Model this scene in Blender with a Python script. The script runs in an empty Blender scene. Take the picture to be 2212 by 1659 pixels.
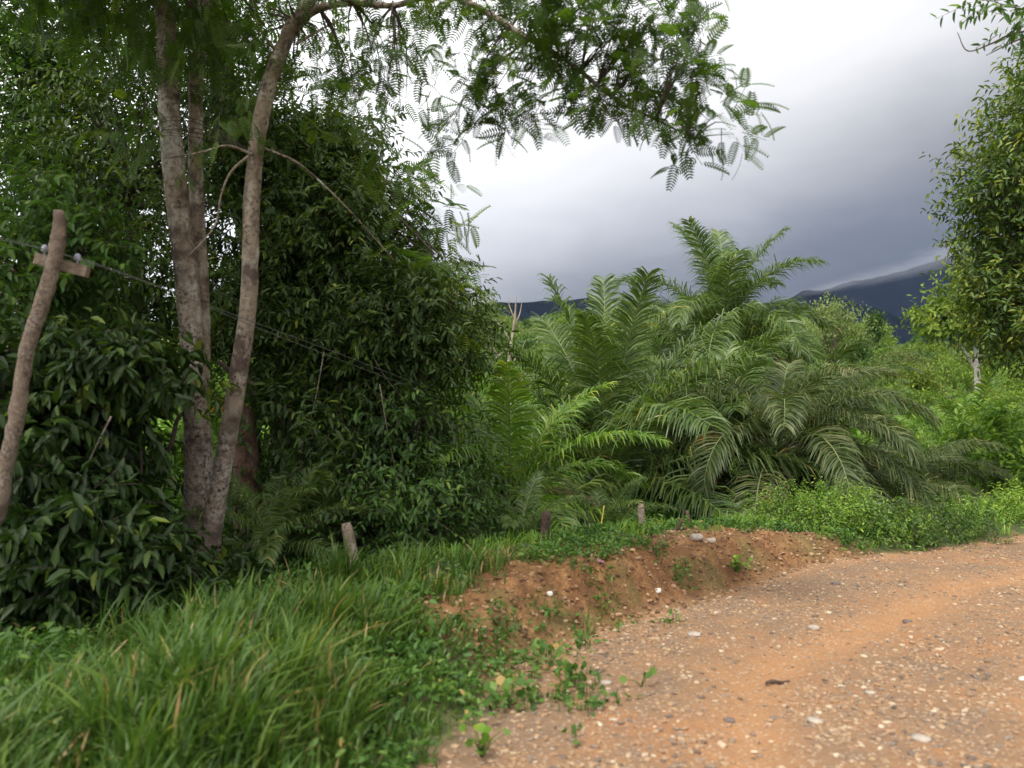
import bpy, math, random
import numpy as np
from mathutils import Vector

random.seed(7)
RNG = np.random.default_rng(7)
C = bpy.context.scene.collection
sc = bpy.context.scene
R = math.radians

# ------------------------------------------------------------------ camera
F, CX, CY, CAMZ = 1853.0, 1106.0, 829.5, 1.8          # focal length and centre of the 2212 x 1659 photograph
cam_data = bpy.data.cameras.new('camera')
cam_data.sensor_width = 36.0
cam_data.lens = 36.0 * F / 2212.0
cam_data.clip_start = 0.05
cam_data.clip_end = 20000
cam_data.dof.use_dof = True
cam_data.dof.focus_distance = 17.0
cam_data.dof.aperture_fstop = 1.5
cam = bpy.data.objects.new('camera', cam_data)
cam.location = (0, 0, CAMZ)
cam.rotation_euler = (R(90), 0, 0)
C.objects.link(cam)
sc.camera = cam

def P(px, py, Y):
    """the point seen at pixel (px, py) of the photograph, Y metres ahead"""
    return np.array([(px - CX) / F * Y, Y, CAMZ - (py - CY) / F * Y])

# ------------------------------------------------------------------ sky and sun
SUN_EL, SUN_AZ = R(60), R(212)        # azimuth clockwise from +Y (ahead): from behind the camera, to its left
world = bpy.data.worlds.new('World'); sc.world = world
world.use_nodes = True
nt = world.node_tree; nt.nodes.clear()
def wn(t, **k):
    n = nt.nodes.new(t)
    for a, b in k.items(): setattr(n, a, b)
    return n
sky = wn('ShaderNodeTexSky', sky_type='NISHITA'); sky.sun_disc = False
sky.sun_elevation = SUN_EL; sky.sun_rotation = SUN_AZ
tc = wn('ShaderNodeTexCoord'); sep = wn('ShaderNodeSeparateXYZ')
nt.links.new(tc.outputs['Generated'], sep.inputs[0])
def wmath(op, a, b=None, c=None):
    n = wn('ShaderNodeMath', operation=op)
    for i, v in enumerate((a, b, c)):
        if v is None: continue
        if isinstance(v, (int, float)): n.inputs[i].default_value = v
        else: nt.links.new(v, n.inputs[i])
    return n.outputs[0]
mp = wn('ShaderNodeMapping'); mp.inputs['Scale'].default_value = (1.0, 1.0, 2.6)
nt.links.new(tc.outputs['Generated'], mp.inputs[0])
nz = wn('ShaderNodeTexNoise'); nz.inputs['Scale'].default_value = 2.3; nz.inputs['Detail'].default_value = 5; nz.inputs['Roughness'].default_value = 0.5
nt.links.new(mp.outputs[0], nz.inputs['Vector'])
nz2 = wn('ShaderNodeTexNoise'); nz2.inputs['Scale'].default_value = 7; nz2.inputs['Detail'].default_value = 4; nz2.inputs['Distortion'].default_value = .4
nt.links.new(mp.outputs[0], nz2.inputs['Vector'])
t1 = wmath('MULTIPLY_ADD', sep.outputs[0], -0.36, sep.outputs[2])          # brighter up and to the left
t2 = wmath('MULTIPLY_ADD', nz.outputs[0], 0.11, t1)
t2 = wmath('MULTIPLY_ADD', nz2.outputs[0], 0.05, t2)
back = wmath('MAXIMUM', wmath('MULTIPLY', sep.outputs[1], -0.2), 0.0)
t3 = wmath('ADD', t2, back)
ramp = wn('ShaderNodeValToRGB')
cr = ramp.color_ramp; cr.interpolation = 'LINEAR'
cr.elements[0].position = 0.06; cr.elements[0].color = (0.12, 0.13, 0.143, 1)
cr.elements[1].position = 0.43; cr.elements[1].color = (1, 1, 1, 1)
for p, c in ((.11, (.168, .177, .189)), (.16, (.31, .318, .33)), (.215, (.52, .527, .54)), (.29, (.84, .84, .845))):
    e = cr.elements.new(p); e.color = (*c, 1)
nt.links.new(t3, ramp.inputs[0])
boost = wn('ShaderNodeMapRange'); boost.inputs[1].default_value = .31; boost.inputs[2].default_value = .75
boost.inputs[3].default_value = 1.0; boost.inputs[4].default_value = 2.3
nt.links.new(t3, boost.inputs[0])
cl = wn('ShaderNodeVectorMath', operation='SCALE'); nt.links.new(ramp.outputs[0], cl.inputs[0]); nt.links.new(boost.outputs[0], cl.inputs['Scale'])
sk = wn('ShaderNodeVectorMath', operation='SCALE'); nt.links.new(sky.outputs[0], sk.inputs[0]); sk.inputs['Scale'].default_value = 0.08
mx = wn('ShaderNodeMix', data_type='VECTOR'); mx.inputs[0].default_value = 0.96
nt.links.new(sk.outputs[0], mx.inputs[4]); nt.links.new(cl.outputs[0], mx.inputs[5])
bg = wn('ShaderNodeBackground'); nt.links.new(mx.outputs[1], bg.inputs[0]); bg.inputs[1].default_value = 1.0
out = wn('ShaderNodeOutputWorld'); nt.links.new(bg.outputs[0], out.inputs[0])

sun_data = bpy.data.lights.new('sun', 'SUN'); sun_data.energy = 2.7; sun_data.angle = R(10); sun_data.color = (1, .95, .86)
sun = bpy.data.objects.new('sun', sun_data); C.objects.link(sun)
sdir = Vector((math.sin(SUN_AZ) * math.cos(SUN_EL), math.cos(SUN_AZ) * math.cos(SUN_EL), math.sin(SUN_EL)))
sun.rotation_euler = (-sdir).to_track_quat('-Z', 'Y').to_euler()

sc.view_settings.view_transform = 'Standard'; sc.view_settings.look = 'None'
sc.view_settings.gamma = 1; sc.view_settings.use_curve_mapping = False
sc.view_settings.exposure = 0.3
sc.cycles.max_bounces = 8; sc.cycles.diffuse_bounces = 4; sc.cycles.glossy_bounces = 2
sc.cycles.transmission_bounces = 4; sc.cycles.transparent_max_bounces = 4

# ------------------------------------------------------------------ helpers
def hash2(ix, iy, seed):
    h = (ix.astype(np.int64) * 374761393 + iy.astype(np.int64) * 668265263 + seed * 1442695041) & 0xffffffff
    h = ((h ^ (h >> 13)) * 1274126177) & 0xffffffff
    return ((h ^ (h >> 16)) & 0xffff) / 65535.0
def vnoise(x, y, seed=0):
    ix, iy = np.floor(x), np.floor(y); fx, fy = x - ix, y - iy
    fx = fx * fx * (3 - 2 * fx); fy = fy * fy * (3 - 2 * fy)
    a = hash2(ix, iy, seed); b = hash2(ix + 1, iy, seed); c = hash2(ix, iy + 1, seed); d = hash2(ix + 1, iy + 1, seed)
    return (a * (1 - fx) + b * fx) * (1 - fy) + (c * (1 - fx) + d * fx) * fy
def fbm(x, y, octv=4, seed=0):
    s = 0; a = .5
    for i in range(octv):
        s = s + a * (vnoise(x, y, seed + i * 17) - .5); x = x * 2.03; y = y * 2.03; a *= .5
    return s
def sstep(a, b, x):
    t = np.clip((x - a) / (b - a), 0, 1); return t * t * (3 - 2 * t)
def unit(v):
    return v / np.maximum(np.linalg.norm(v, axis=-1, keepdims=True), 1e-9)

def link(name, mesh, parent=None, loc=None):
    o = bpy.data.objects.new(name, mesh); C.objects.link(o)
    if parent is not None: o.parent = parent
    if loc is not None: o.location = loc
    return o
def tag(o, label=None, cat=None, group=None, kind=None):
    if label: o['label'] = label
    if cat: o['category'] = cat
    if group: o['group'] = group
    if kind: o['kind'] = kind
    return o
def empty(name, loc, label, cat, group=None):
    o = bpy.data.objects.new(name, None); C.objects.link(o); o.location = tuple(map(float, loc))
    o.empty_display_size = .2
    return tag(o, label, cat, group)

class MB:
    """collects vertices, quads and triangles, with a tint and a material per face"""
    def __init__(s): s.V = []; s.Q = []; s.T = []; s.n = 0; s.qa = []; s.ta = []; s.qm = []; s.tm = []
    def add(s, V, Q=None, T=None, tint=0.5, mat=0):
        V = np.asarray(V, float).reshape(-1, 3)
        if Q is not None and len(Q):
            Q = np.asarray(Q, np.int64).reshape(-1, 4); s.Q.append(Q + s.n)
            s.qa.append(np.broadcast_to(np.asarray(tint, float), (len(Q),)) if np.ndim(tint) == 0 else np.asarray(tint)); s.qm.append(np.full(len(Q), mat))
        if T is not None and len(T):
            T = np.asarray(T, np.int64).reshape(-1, 3); s.T.append(T + s.n)
            s.ta.append(np.broadcast_to(np.asarray(tint, float), (len(T),)) if np.ndim(tint) == 0 else np.asarray(tint)); s.tm.append(np.full(len(T), mat))
        s.V.append(V); s.n += len(V)
    def mesh(s, name, mats, smooth=True, origin=None, attrs=None):
        V = np.concatenate(s.V)
        if origin is not None: V = V - np.asarray(origin, float)
        Q = np.concatenate(s.Q) if s.Q else np.zeros((0, 4), int); T = np.concatenate(s.T) if s.T else np.zeros((0, 3), int)
        me = bpy.data.meshes.new(name)
        me.vertices.add(len(V)); me.vertices.foreach_set('co', V.astype(np.float32).ravel())
        nl = Q.size + T.size; me.loops.add(nl)
        me.loops.foreach_set('vertex_index', np.concatenate([Q.ravel(), T.ravel()]).astype(np.int32))
        npol = len(Q) + len(T); me.polygons.add(npol)
        st = np.concatenate([np.arange(len(Q)) * 4, Q.size + np.arange(len(T)) * 3]).astype(np.int32)
        me.polygons.foreach_set('loop_start', st)
        mi = np.concatenate([*s.qm, *s.tm]) if npol else np.zeros(0)
        me.polygons.foreach_set('material_index', mi.astype(np.int32))
        me.polygons.foreach_set('use_smooth', np.full(npol, smooth))
        at = me.attributes.new('tint', 'FLOAT', 'FACE')
        at.data.foreach_set('value', np.concatenate([*s.qa, *s.ta]).astype(np.float32))
        if attrs:
            for k, v in attrs.items():
                a = me.attributes.new(k, 'FLOAT', 'POINT'); a.data.foreach_set('value', np.asarray(v, np.float32))
        for m in (mats if isinstance(mats, (list, tuple)) else [mats]): me.materials.append(m)
        me.update(calc_edges=True); me.validate()
        return me
    def build(s, name, mats, parent=None, origin=None, smooth=True, loc=None, attrs=None):
        return link(name, s.mesh(name, mats, smooth, origin, attrs), parent, loc)

def frame_of(t, up=np.array([0, 0, 1.0])):
    t = unit(t); a = np.array([1.0, 0, 0]) if abs(t @ up) > .95 else up
    s = unit(np.cross(a, t)); return s, np.cross(t, s)
def smooth_path(pts, rad, n):
    """Catmull-Rom through points"""
    pts = np.asarray(pts, float); rad = np.asarray(rad, float)
    Pp = np.vstack([2 * pts[0] - pts[1], pts, 2 * pts[-1] - pts[-2]]); m = len(pts)
    u = np.linspace(0, m - 1 - 1e-6, n); i = u.astype(int); f = (u - i)[:, None]
    a, b, c, d = Pp[i], Pp[i + 1], Pp[i + 2], Pp[i + 3]
    q = .5 * ((2 * b) + (c - a) * f + (2 * a - 5 * b + 4 * c - d) * f ** 2 + (3 * b - a - 3 * c + d) * f ** 3)
    return q, np.interp(u, np.arange(m), rad)
def tube(mb, pts, rad, sides=8, n=None, rough=0.0, seed=0, tint=.5, mat=0, cap=True):
    pts = np.asarray(pts, float)
    rad = np.broadcast_to(np.asarray(rad, float), (len(pts),))
    if n: pts, rad = smooth_path(pts, rad, n)
    n = len(pts); tg = np.gradient(pts, axis=0)
    s, b = frame_of(tg[0]); V = []
    ang = np.linspace(0, 2 * math.pi, sides, endpoint=False)
    for i in range(n):
        t = unit(tg[i]); s = unit(s - t * (s @ t)); b = np.cross(t, s)
        r = rad[i] * np.ones(sides)
        if rough:
            L = i * 1.0
            r = r * (1 + rough * 2 * (vnoise(np.cos(ang) * 1.3 + seed, np.sin(ang) * 1.3 + L * .45 + seed * 3.1, seed) - .5)
                     + rough * .8 * (vnoise(np.cos(ang) * 3 + seed, np.sin(ang) * 3 + L * 1.4, seed + 5) - .5))
        V.append(pts[i] + r[:, None] * (np.cos(ang)[:, None] * s + np.sin(ang)[:, None] * b))
    V = np.concatenate(V); k = np.arange(sides); k2 = (k + 1) % sides
    Q = np.concatenate([np.stack([i * sides + k, i * sides + k2, (i + 1) * sides + k2, (i + 1) * sides + k], 1) for i in range(n - 1)])
    T = []
    if cap:
        V = np.vstack([V, pts[0], pts[-1]]); a, z = n * sides, n * sides + 1
        T = np.concatenate([np.stack([k2, k, np.full(sides, a)], 1), np.stack([(n - 1) * sides + k, (n - 1) * sides + k2, np.full(sides, z)], 1)])
    mb.add(V, Q, T, tint, mat)

# ------------------------------------------------------------------ materials
def new_mat(name):
    m = bpy.data.materials.new(name); m.use_nodes = True; t = m.node_tree; t.nodes.clear()
    o = t.nodes.new('ShaderNodeOutputMaterial'); return m, t, o
def N(t, ty, **k):
    n = t.nodes.new(ty)
    for a, b in k.items():
        if a.startswith('i_'):
            key = a[2:]; n.inputs[int(key) if key.isdigit() else key].default_value = b
        else: setattr(n, a, b)
    return n
def ramp_node(t, fac, stops, interp='LINEAR'):
    r = t.nodes.new('ShaderNodeValToRGB'); r.color_ramp.interpolation = interp
    el = r.color_ramp.elements
    el[0].position, el[0].color = stops[0][0], (*stops[0][1], 1); el[1].position, el[1].color = stops[-1][0], (*stops[-1][1], 1)
    for p, c in stops[1:-1]: e = el.new(p); e.color = (*c, 1)
    t.links.new(fac, r.inputs[0]); return r.outputs[0]
def mixc(t, f, a, b, mode='MIX'):
    m = t.nodes.new('ShaderNodeMix'); m.data_type = 'RGBA'; m.blend_type = mode
    for i, v in ((0, f), (6, a), (7, b)):
        if isinstance(v, (int, float)): m.inputs[i].default_value = v
        elif isinstance(v, tuple): m.inputs[i].default_value = (*v, 1)
        else: t.links.new(v, m.inputs[i])
    return m.outputs[2]

def leaf_mat(name, stops, trans=.35, rough=.5, spec=.4, objvar=.0, tcol=(1.25, 1.35, .5)):
    m, t, o = new_mat(name)
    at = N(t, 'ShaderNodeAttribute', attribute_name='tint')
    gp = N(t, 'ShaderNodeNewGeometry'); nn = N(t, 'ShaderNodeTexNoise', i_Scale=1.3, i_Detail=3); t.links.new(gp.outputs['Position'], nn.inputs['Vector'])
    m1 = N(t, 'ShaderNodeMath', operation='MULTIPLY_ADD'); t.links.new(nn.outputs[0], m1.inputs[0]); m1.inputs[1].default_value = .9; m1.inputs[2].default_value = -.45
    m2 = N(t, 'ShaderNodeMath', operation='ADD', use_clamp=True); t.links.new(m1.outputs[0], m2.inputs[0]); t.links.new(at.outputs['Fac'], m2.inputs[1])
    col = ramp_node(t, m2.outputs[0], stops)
    if objvar:
        oi = N(t, 'ShaderNodeObjectInfo')
        mr = N(t, 'ShaderNodeMapRange', i_3=1 - objvar, i_4=1 + objvar); t.links.new(oi.outputs['Random'], mr.inputs[0])
        hs = N(t, 'ShaderNodeHueSaturation'); t.links.new(mr.outputs[0], hs.inputs['Value']); t.links.new(col, hs.inputs['Color'])
        wn_ = N(t, 'ShaderNodeTexWhiteNoise', noise_dimensions='1D'); t.links.new(oi.outputs['Random'], wn_.inputs['W'])
        mr2 = N(t, 'ShaderNodeMapRange', i_3=.5 - objvar * .08, i_4=.5 + objvar * .06); t.links.new(wn_.outputs[0], mr2.inputs[0]); t.links.new(mr2.outputs[0], hs.inputs['Hue'])
        col = hs.outputs[0]
    b = N(t, 'ShaderNodeBsdfPrincipled'); b.inputs['Roughness'].default_value = rough
    b.inputs['Specular IOR Level'].default_value = spec
    t.links.new(col, b.inputs['Base Color'])
    tr = N(t, 'ShaderNodeBsdfTranslucent'); tc_ = mixc(t, 1.0, col, tcol, 'MULTIPLY'); t.links.new(tc_, tr.inputs[0])
    mx_ = N(t, 'ShaderNodeMixShader'); mx_.inputs[0].default_value = trans
    t.links.new(b.outputs[0], mx_.inputs[1]); t.links.new(tr.outputs[0], mx_.inputs[2]); t.links.new(mx_.outputs[0], o.inputs[0])
    return m

def bark_mat(name, base, dark, pale, scale=6, blotch=.5, stretch=.4, spots=True):
    m, t, o = new_mat(name)
    tc_ = N(t, 'ShaderNodeTexCoord'); mp_ = N(t, 'ShaderNodeMapping'); mp_.inputs['Scale'].default_value = (1, 1, stretch)
    t.links.new(tc_.outputs['Object'], mp_.inputs[0])
    n1 = N(t, 'ShaderNodeTexNoise', i_Scale=scale, i_Detail=6, i_Roughness=.65); t.links.new(mp_.outputs[0], n1.inputs['Vector'])
    n2 = N(t, 'ShaderNodeTexNoise', i_Scale=scale * 4.5, i_Detail=5, i_Roughness=.7); t.links.new(tc_.outputs['Object'], n2.inputs['Vector'])
    n3 = N(t, 'ShaderNodeTexNoise', i_Scale=scale * .45, i_Detail=4, i_Roughness=.6); t.links.new(tc_.outputs['Object'], n3.inputs['Vector'])
    c = ramp_node(t, n1.outputs[0], [(.3, tuple(x * .7 for x in base)), (.5, base), (.68, pale)])
    f2 = ramp_node(t, n2.outputs[0], [(.46, (0, 0, 0)), (.60, (1, 1, 1))])
    f3 = ramp_node(t, n3.outputs[0], [(.5 - .12 * blotch, (0.25, 0.25, 0.25)), (.55, (1, 1, 1))])
    f4 = mixc(t, 1.0, f2, f3, 'MULTIPLY')
    c = mixc(t, f4, c, dark)
    n5 = N(t, 'ShaderNodeTexNoise', i_Scale=scale * .8, i_Detail=3, i_Roughness=.5); t.links.new(tc_.outputs['Object'], n5.inputs['Vector'])
    mo = N(t, 'ShaderNodeMapping'); mo.inputs['Location'].default_value = (3, 7, 1); t.links.new(tc_.outputs['Object'], mo.inputs[0]); t.links.new(mo.outputs[0], n5.inputs['Vector'])
    f5 = ramp_node(t, n5.outputs[0], [(.54, (0, 0, 0)), (.68, (.9, .9, .9))])
    c = mixc(t, f5, c, tuple(x * 1.25 for x in dark))
    b = N(t, 'ShaderNodeBsdfPrincipled'); b.inputs['Roughness'].default_value = .9; t.links.new(c, b.inputs['Base Color'])
    bp = N(t, 'ShaderNodeBump'); bp.inputs['Strength'].default_value = 1; bp.inputs['Distance'].default_value = .03
    t.links.new(n2.outputs[0], bp.inputs['Height']); t.links.new(bp.outputs[0], b.inputs['Normal'])
    t.links.new(b.outputs[0], o.inputs[0]); return m

def plain_mat(name, col, rough=.8, var=.25, scale=20):
    m, t, o = new_mat(name)
    tc_ = N(t, 'ShaderNodeTexCoord'); n1 = N(t, 'ShaderNodeTexNoise', i_Scale=scale, i_Detail=5); t.links.new(tc_.outputs['Object'], n1.inputs['Vector'])
    c = ramp_node(t, n1.outputs[0], [(.3, tuple(x * (1 - var) for x in col)), (.7, tuple(min(1, x * (1 + var)) for x in col))])
    b = N(t, 'ShaderNodeBsdfPrincipled'); b.inputs['Roughness'].default_value = rough; t.links.new(c, b.inputs['Base Color'])
    bp = N(t, 'ShaderNodeBump'); bp.inputs['Strength'].default_value = .5; bp.inputs['Distance'].default_value = .01
    t.links.new(n1.outputs[0], bp.inputs['Height']); t.links.new(bp.outputs[0], b.inputs['Normal'])
    t.links.new(b.outputs[0], o.inputs[0]); return m

def tint_mat(name, stops, rough=.85):
    m, t, o = new_mat(name)
    at = N(t, 'ShaderNodeAttribute', attribute_name='tint'); col = ramp_node(t, at.outputs['Fac'], stops)
    tc_ = N(t, 'ShaderNodeTexCoord'); n1 = N(t, 'ShaderNodeTexNoise', i_Scale=60, i_Detail=4); t.links.new(tc_.outputs['Object'], n1.inputs['Vector'])
    v = ramp_node(t, n1.outputs[0], [(.3, (.7, .7, .7)), (.7, (1.1, 1.1, 1.1))])
    col = mixc(t, 1.0, col, v, 'MULTIPLY')
    b = N(t, 'ShaderNodeBsdfPrincipled'); b.inputs['Roughness'].default_value = rough; t.links.new(col, b.inputs['Base Color'])
    t.links.new(b.outputs[0], o.inputs[0]); return m

M = {}
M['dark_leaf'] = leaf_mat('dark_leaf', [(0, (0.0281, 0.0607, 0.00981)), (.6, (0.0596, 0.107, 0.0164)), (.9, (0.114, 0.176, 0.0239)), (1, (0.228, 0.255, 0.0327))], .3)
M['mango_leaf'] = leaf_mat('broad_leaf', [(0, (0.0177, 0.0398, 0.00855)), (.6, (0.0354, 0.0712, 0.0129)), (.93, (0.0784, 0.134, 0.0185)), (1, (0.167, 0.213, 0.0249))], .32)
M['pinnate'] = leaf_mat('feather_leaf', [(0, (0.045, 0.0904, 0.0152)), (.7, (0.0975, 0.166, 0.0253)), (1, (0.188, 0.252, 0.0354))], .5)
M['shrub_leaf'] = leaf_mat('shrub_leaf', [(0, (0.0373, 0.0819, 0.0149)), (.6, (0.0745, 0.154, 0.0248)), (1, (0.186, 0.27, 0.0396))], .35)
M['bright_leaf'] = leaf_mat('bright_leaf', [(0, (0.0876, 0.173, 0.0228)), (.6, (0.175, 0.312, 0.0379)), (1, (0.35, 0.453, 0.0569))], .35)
M['palm_leaf'] = leaf_mat('palm_leaf', [(0, (0.0523, 0.096, 0.0232)), (.6, (0.103, 0.163, 0.0381)), (.95, (0.187, 0.249, 0.058)), (1, (0.374, 0.305, 0.095))], .3, .4, .5)
M['palm_leaf_dry'] = leaf_mat('palm_leaf_olive', [(0, (0.0471, 0.0783, 0.0224)), (.6, (0.0938, 0.127, 0.0384)), (1, (0.246, 0.222, 0.0954))], .28, .45, .45)
M['palm_leaf_fresh'] = leaf_mat('palm_leaf_fresh', [(0, (0.0721, 0.148, 0.0198)), (.6, (0.135, 0.239, 0.0297)), (1, (0.361, 0.398, 0.0594))], .35, .4, .45)
M['dead_frond_leaf'] = leaf_mat('dead_frond_leaf', [(0, (.12, .075, .04)), (1, (.34, .26, .15))], .2, .8, .1)
M['palm_rachis'] = plain_mat('palm_rachis', (.16, .20, .07), .5)
M['palm_trunk'] = plain_mat('palm_trunk', (.10, .06, .04), .95, .5, 9)
M['grass'] = leaf_mat('grass_blade', [(0, (0.0436, 0.0945, 0.0178)), (.55, (0.0846, 0.158, 0.0259)), (.93, (0.174, 0.239, 0.0447)), (1, (0.41, 0.256, 0.129))], .38, .45, .35)
M['cover'] = leaf_mat('ground_cover_leaf', [(0, (0.0386, 0.091, 0.0165)), (.6, (0.08, 0.171, 0.0264)), (.97, (0.179, 0.268, 0.044)), (1, (0.345, 0.235, 0.077))], .33)
M['hill_a'] = leaf_mat('hill_leaf_green', [(0, (0.0942, 0.153, 0.0257)), (.7, (0.188, 0.276, 0.0429)), (1, (0.338, 0.397, 0.0644))], .3, .6, .2, .22)
M['hill_b'] = leaf_mat('hill_leaf_lime', [(0, (0.0869, 0.131, 0.0429)), (.7, (0.165, 0.226, 0.075)), (1, (0.259, 0.261, 0.129))], .3, .6, .2, .2)
M['hill_c'] = leaf_mat('hill_leaf_deep', [(0, (0.0431, 0.0936, 0.0248)), (.7, (0.0949, 0.168, 0.0413)), (1, (0.173, 0.227, 0.055))], .3, .6, .2, .2)
M['bark_pale'] = bark_mat('bark_pale', (.32, .25, .185), (.06, .037, .028), (.56, .53, .47), 5, 1.0)
M['bark_dark'] = bark_mat('bark_dark', (.10, .07, .05), (.03, .02, .016), (.16, .12, .09), 7)
M['bark_red'] = bark_mat('bark_red', (.17, .085, .055), (.05, .025, .02), (.26, .15, .10), 7)
M['bark_white'] = bark_mat('bark_white', (.50, .46, .40), (.22, .18, .15), (.62, .58, .52), 2)
M['post'] = bark_mat('weathered_post', (.34, .26, .19), (.14, .09, .06), (.44, .37, .29), 9, .3)
M['post_dark'] = bark_mat('old_dark_post', (.11, .065, .045), (.035, .02, .015), (.24, .16, .12), 12, .3)
M['pole'] = bark_mat('barked_pole', (.27, .195, .14), (.10, .065, .05), (.42, .36, .29), 9, .2, .6)
M['timber'] = bark_mat('sawn_timber', (.32, .235, .165), (.16, .11, .08), (.38, .30, .23), 14, .2, 3)
M['porcelain'] = plain_mat('insulator_porcelain', (.30, .30, .34), .3, .3, 30)
M['wire'] = plain_mat('wire', (.12, .12, .11), .5)
M['rock'] = plain_mat('rock', (.33, .28, .23), .9, .35, 12)
M['rock_dark'] = plain_mat('rock_dark', (.13, .10, .09), .9, .35, 12)
M['rock_white'] = plain_mat('rock_white', (.62, .58, .52), .9, .2, 12)
M['pink'] = plain_mat('pink_litter', (.55, .26, .30), .6, .1)
M['dead_wood'] = bark_mat('dead_wood', (.36, .29, .22), (.16, .12, .10), (.48, .42, .35), 5)
M['straw'] = plain_mat('straw', (.34, .30, .20), .9, .3)
M['yellow_stalk'] = plain_mat('yellow_stalk', (.50, .38, .05), .7, .2)
M['orange_leaf'] = leaf_mat('withered_orange_leaf', [(0, (.35, .14, .03)), (1, (.60, .32, .05))], .4)
M['gravel'] = tint_mat('gravel', [(0, (.10, .07, .05)), (.12, (.20, .15, .11)), (.5, (.30, .175, .09)), (.85, (.37, .25, .145)), (1, (.50, .40, .28))])
M['clod'] = tint_mat('clod', [(0, (.09, .045, .02)), (.6, (.24, .125, .055)), (1, (.42, .28, .16))])

# ------------------------------------------------------------------ terrain
EDGE = np.array([(-6, -30), (-2.6, -8), (-1.3, 0), (-.62, 3.6), (-.3, 5.0), (.09, 6.75), (.76, 7.64), (1.58, 8.52), (2.53, 9.49), (3.72, 10.7), (5.6, 11.7), (7.6, 13.0), (13.5, 16.8), (34, 30)], float)
_seg = np.linalg.norm(np.diff(EDGE, axis=0), axis=1); _cum = np.concatenate([[0], np.cumsum(_seg)])
U_BANK = _cum[5]          # arc length at which the bank begins
def edge_su(x, y):
    """signed distance to the left of the road's left edge, and the distance along it"""
    best = np.full(np.shape(x), 1e9); s = np.zeros(np.shape(x)); u = np.zeros(np.shape(x))
    for i in range(len(EDGE) - 1):
        a, b = EDGE[i], EDGE[i + 1]; d = b - a; L = _seg[i]
        t = np.clip(((x - a[0]) * d[0] + (y - a[1]) * d[1]) / L ** 2, 0, 1)
        qx, qy = a[0] + t * d[0], a[1] + t * d[1]; dist = np.hypot(x - qx, y - qy)
        sg = np.where(d[0] * (y - a[1]) - d[1] * (x - a[0]) > 0, 1.0, -1.0)
        k = dist < best - 1e-9; best = np.where(k, dist, best); s = np.where(k, dist * sg, s); u = np.where(k, _cum[i] + t * L, u)
    return s, u
def height(x, y, detail=True):
    x = np.asarray(x, float); y = np.asarray(y, float)
    s, u = edge_su(x, y)
    left = np.clip((20 - x) / 60, 0, 1)
    z = np.interp(y, [-40, 0, 17, 30, 42, 70, 120, 160, 260, 6000], [.5, 0, -.68, -2.2, -2.4, .2, 4.2, 4.5, 1, -3])
    z = z + np.interp(y, [50, 120, 200, 300], [0, 3.6, 3.6, 0]) * left + np.interp(y, [38, 60, 120, 200], [0, 1.2, 2.4, 0])
    z = z - np.interp(x / np.maximum(y, 1), [.36, .47, .62], [0, 4.2, 5.2]) * np.interp(y, [40, 60, 120, 260], [0, 1.2 / 4.2, 1, .6])
    z = z + fbm(x / 14, y / 14, 3, 3) * 1.2 * sstep(16, 40, y)
    roadk = sstep(.1, -.1, s) * sstep(-8.5, -7.5, s)
    z = z + (1 - sstep(14, 30, y)) * 0  # level strip
    ub = u - U_BANK
    H = np.interp(ub, [-2.5, -.6, .5, 2, 4, 5.3, 6.3, 9], [.02, .16, .42, .48, .42, .32, .19, .1])
    wob = fbm(ub * 1.6, s * 0 + 2.0, 3, 8) * .35
    rise = sstep(.0, .42, s + wob * sstep(0, .3, s)) ** .8
    z = z + H * rise * (1 - sstep(.9, 4, s))
    z = z - .07 * np.exp(-((s + .10) / .16) ** 2) * sstep(-.6, .6, ub) * sstep(5.4, 3.5, ub)
    if detail:
        gul = np.abs(fbm(ub * 3.2 + s * 1.6, s * .7, 3, 21)) * .55 * np.exp(-((s - .38) / .34) ** 2) * sstep(-.5, .5, ub) * sstep(6.5, 5, ub)
        near = sstep(30, 12, np.hypot(x, y))
        lump = (fbm(x * 4, y * 4, 4, 31) * .17 + fbm(x * 17, y * 17, 3, 33) * .05) * sstep(.0, .3, s) * near
        z = z - gul + lump
        # wheel ruts and rough gravel on the road
        rut = np.exp(-((s + 3.45 + .15 * np.sin(u * .4)) / .30) ** 2) + np.exp(-((s + 1.75 + .12 * np.sin(u * .5)) / .28) ** 2)
        z = z + roadk * near * (fbm(x * 2.2, y * 2.2, 4, 41) * .06 + fbm(x * 11, y * 11, 3, 45) * .018 - rut * .06)
    return z
def hz(x, y): return float(height(np.array([x]), np.array([y]))[0])

ang = np.concatenate([np.linspace(R(-40), R(40), 620), np.linspace(R(40), R(320), 90)[1:-1]])
rad = np.concatenate([np.linspace(.3, 3.2, 12), np.linspace(3.25, 14, 330), np.geomspace(14.1, 4200, 180)])
A, RR = np.meshgrid(ang, rad)
gx, gy = RR * np.sin(A), RR * np.cos(A)
gz = height(gx, gy)
V = np.stack([gx, gy, gz], -1).reshape(-1, 3)
na, nr = len(ang), len(rad)
ia = np.arange(na); ib = (ia + 1) % na
Q = np.concatenate([np.stack([r * na + ia, r * na + ib, (r + 1) * na + ib, (r + 1) * na + ia], 1) for r in range(nr - 1)])[:, ::-1]
mb = MB(); mb.add(np.vstack([V, [0, 0, hz(0, 0)]]), Q, np.stack([ia, ib, np.full(na, len(V))], 1))
S, U = edge_su(gx, gy)
def road_mask(S, x, y): 
    e = fbm(x * 1.7, y * 1.7, 4, 61) * .55
    return sstep(.10, -.10, S + e * sstep(7.0, 5.5, U_of)) 
e1 = fbm(gx * 2.5, gy * 2.5, 4, 61)
ubg = U - U_BANK
soft = np.interp(ubg, [-3, -.5, .3], [.9, .7, .12])
road = sstep(.10, -.10, S + e1 * soft) * sstep(-7.6, -7.2, S + e1)
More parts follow.
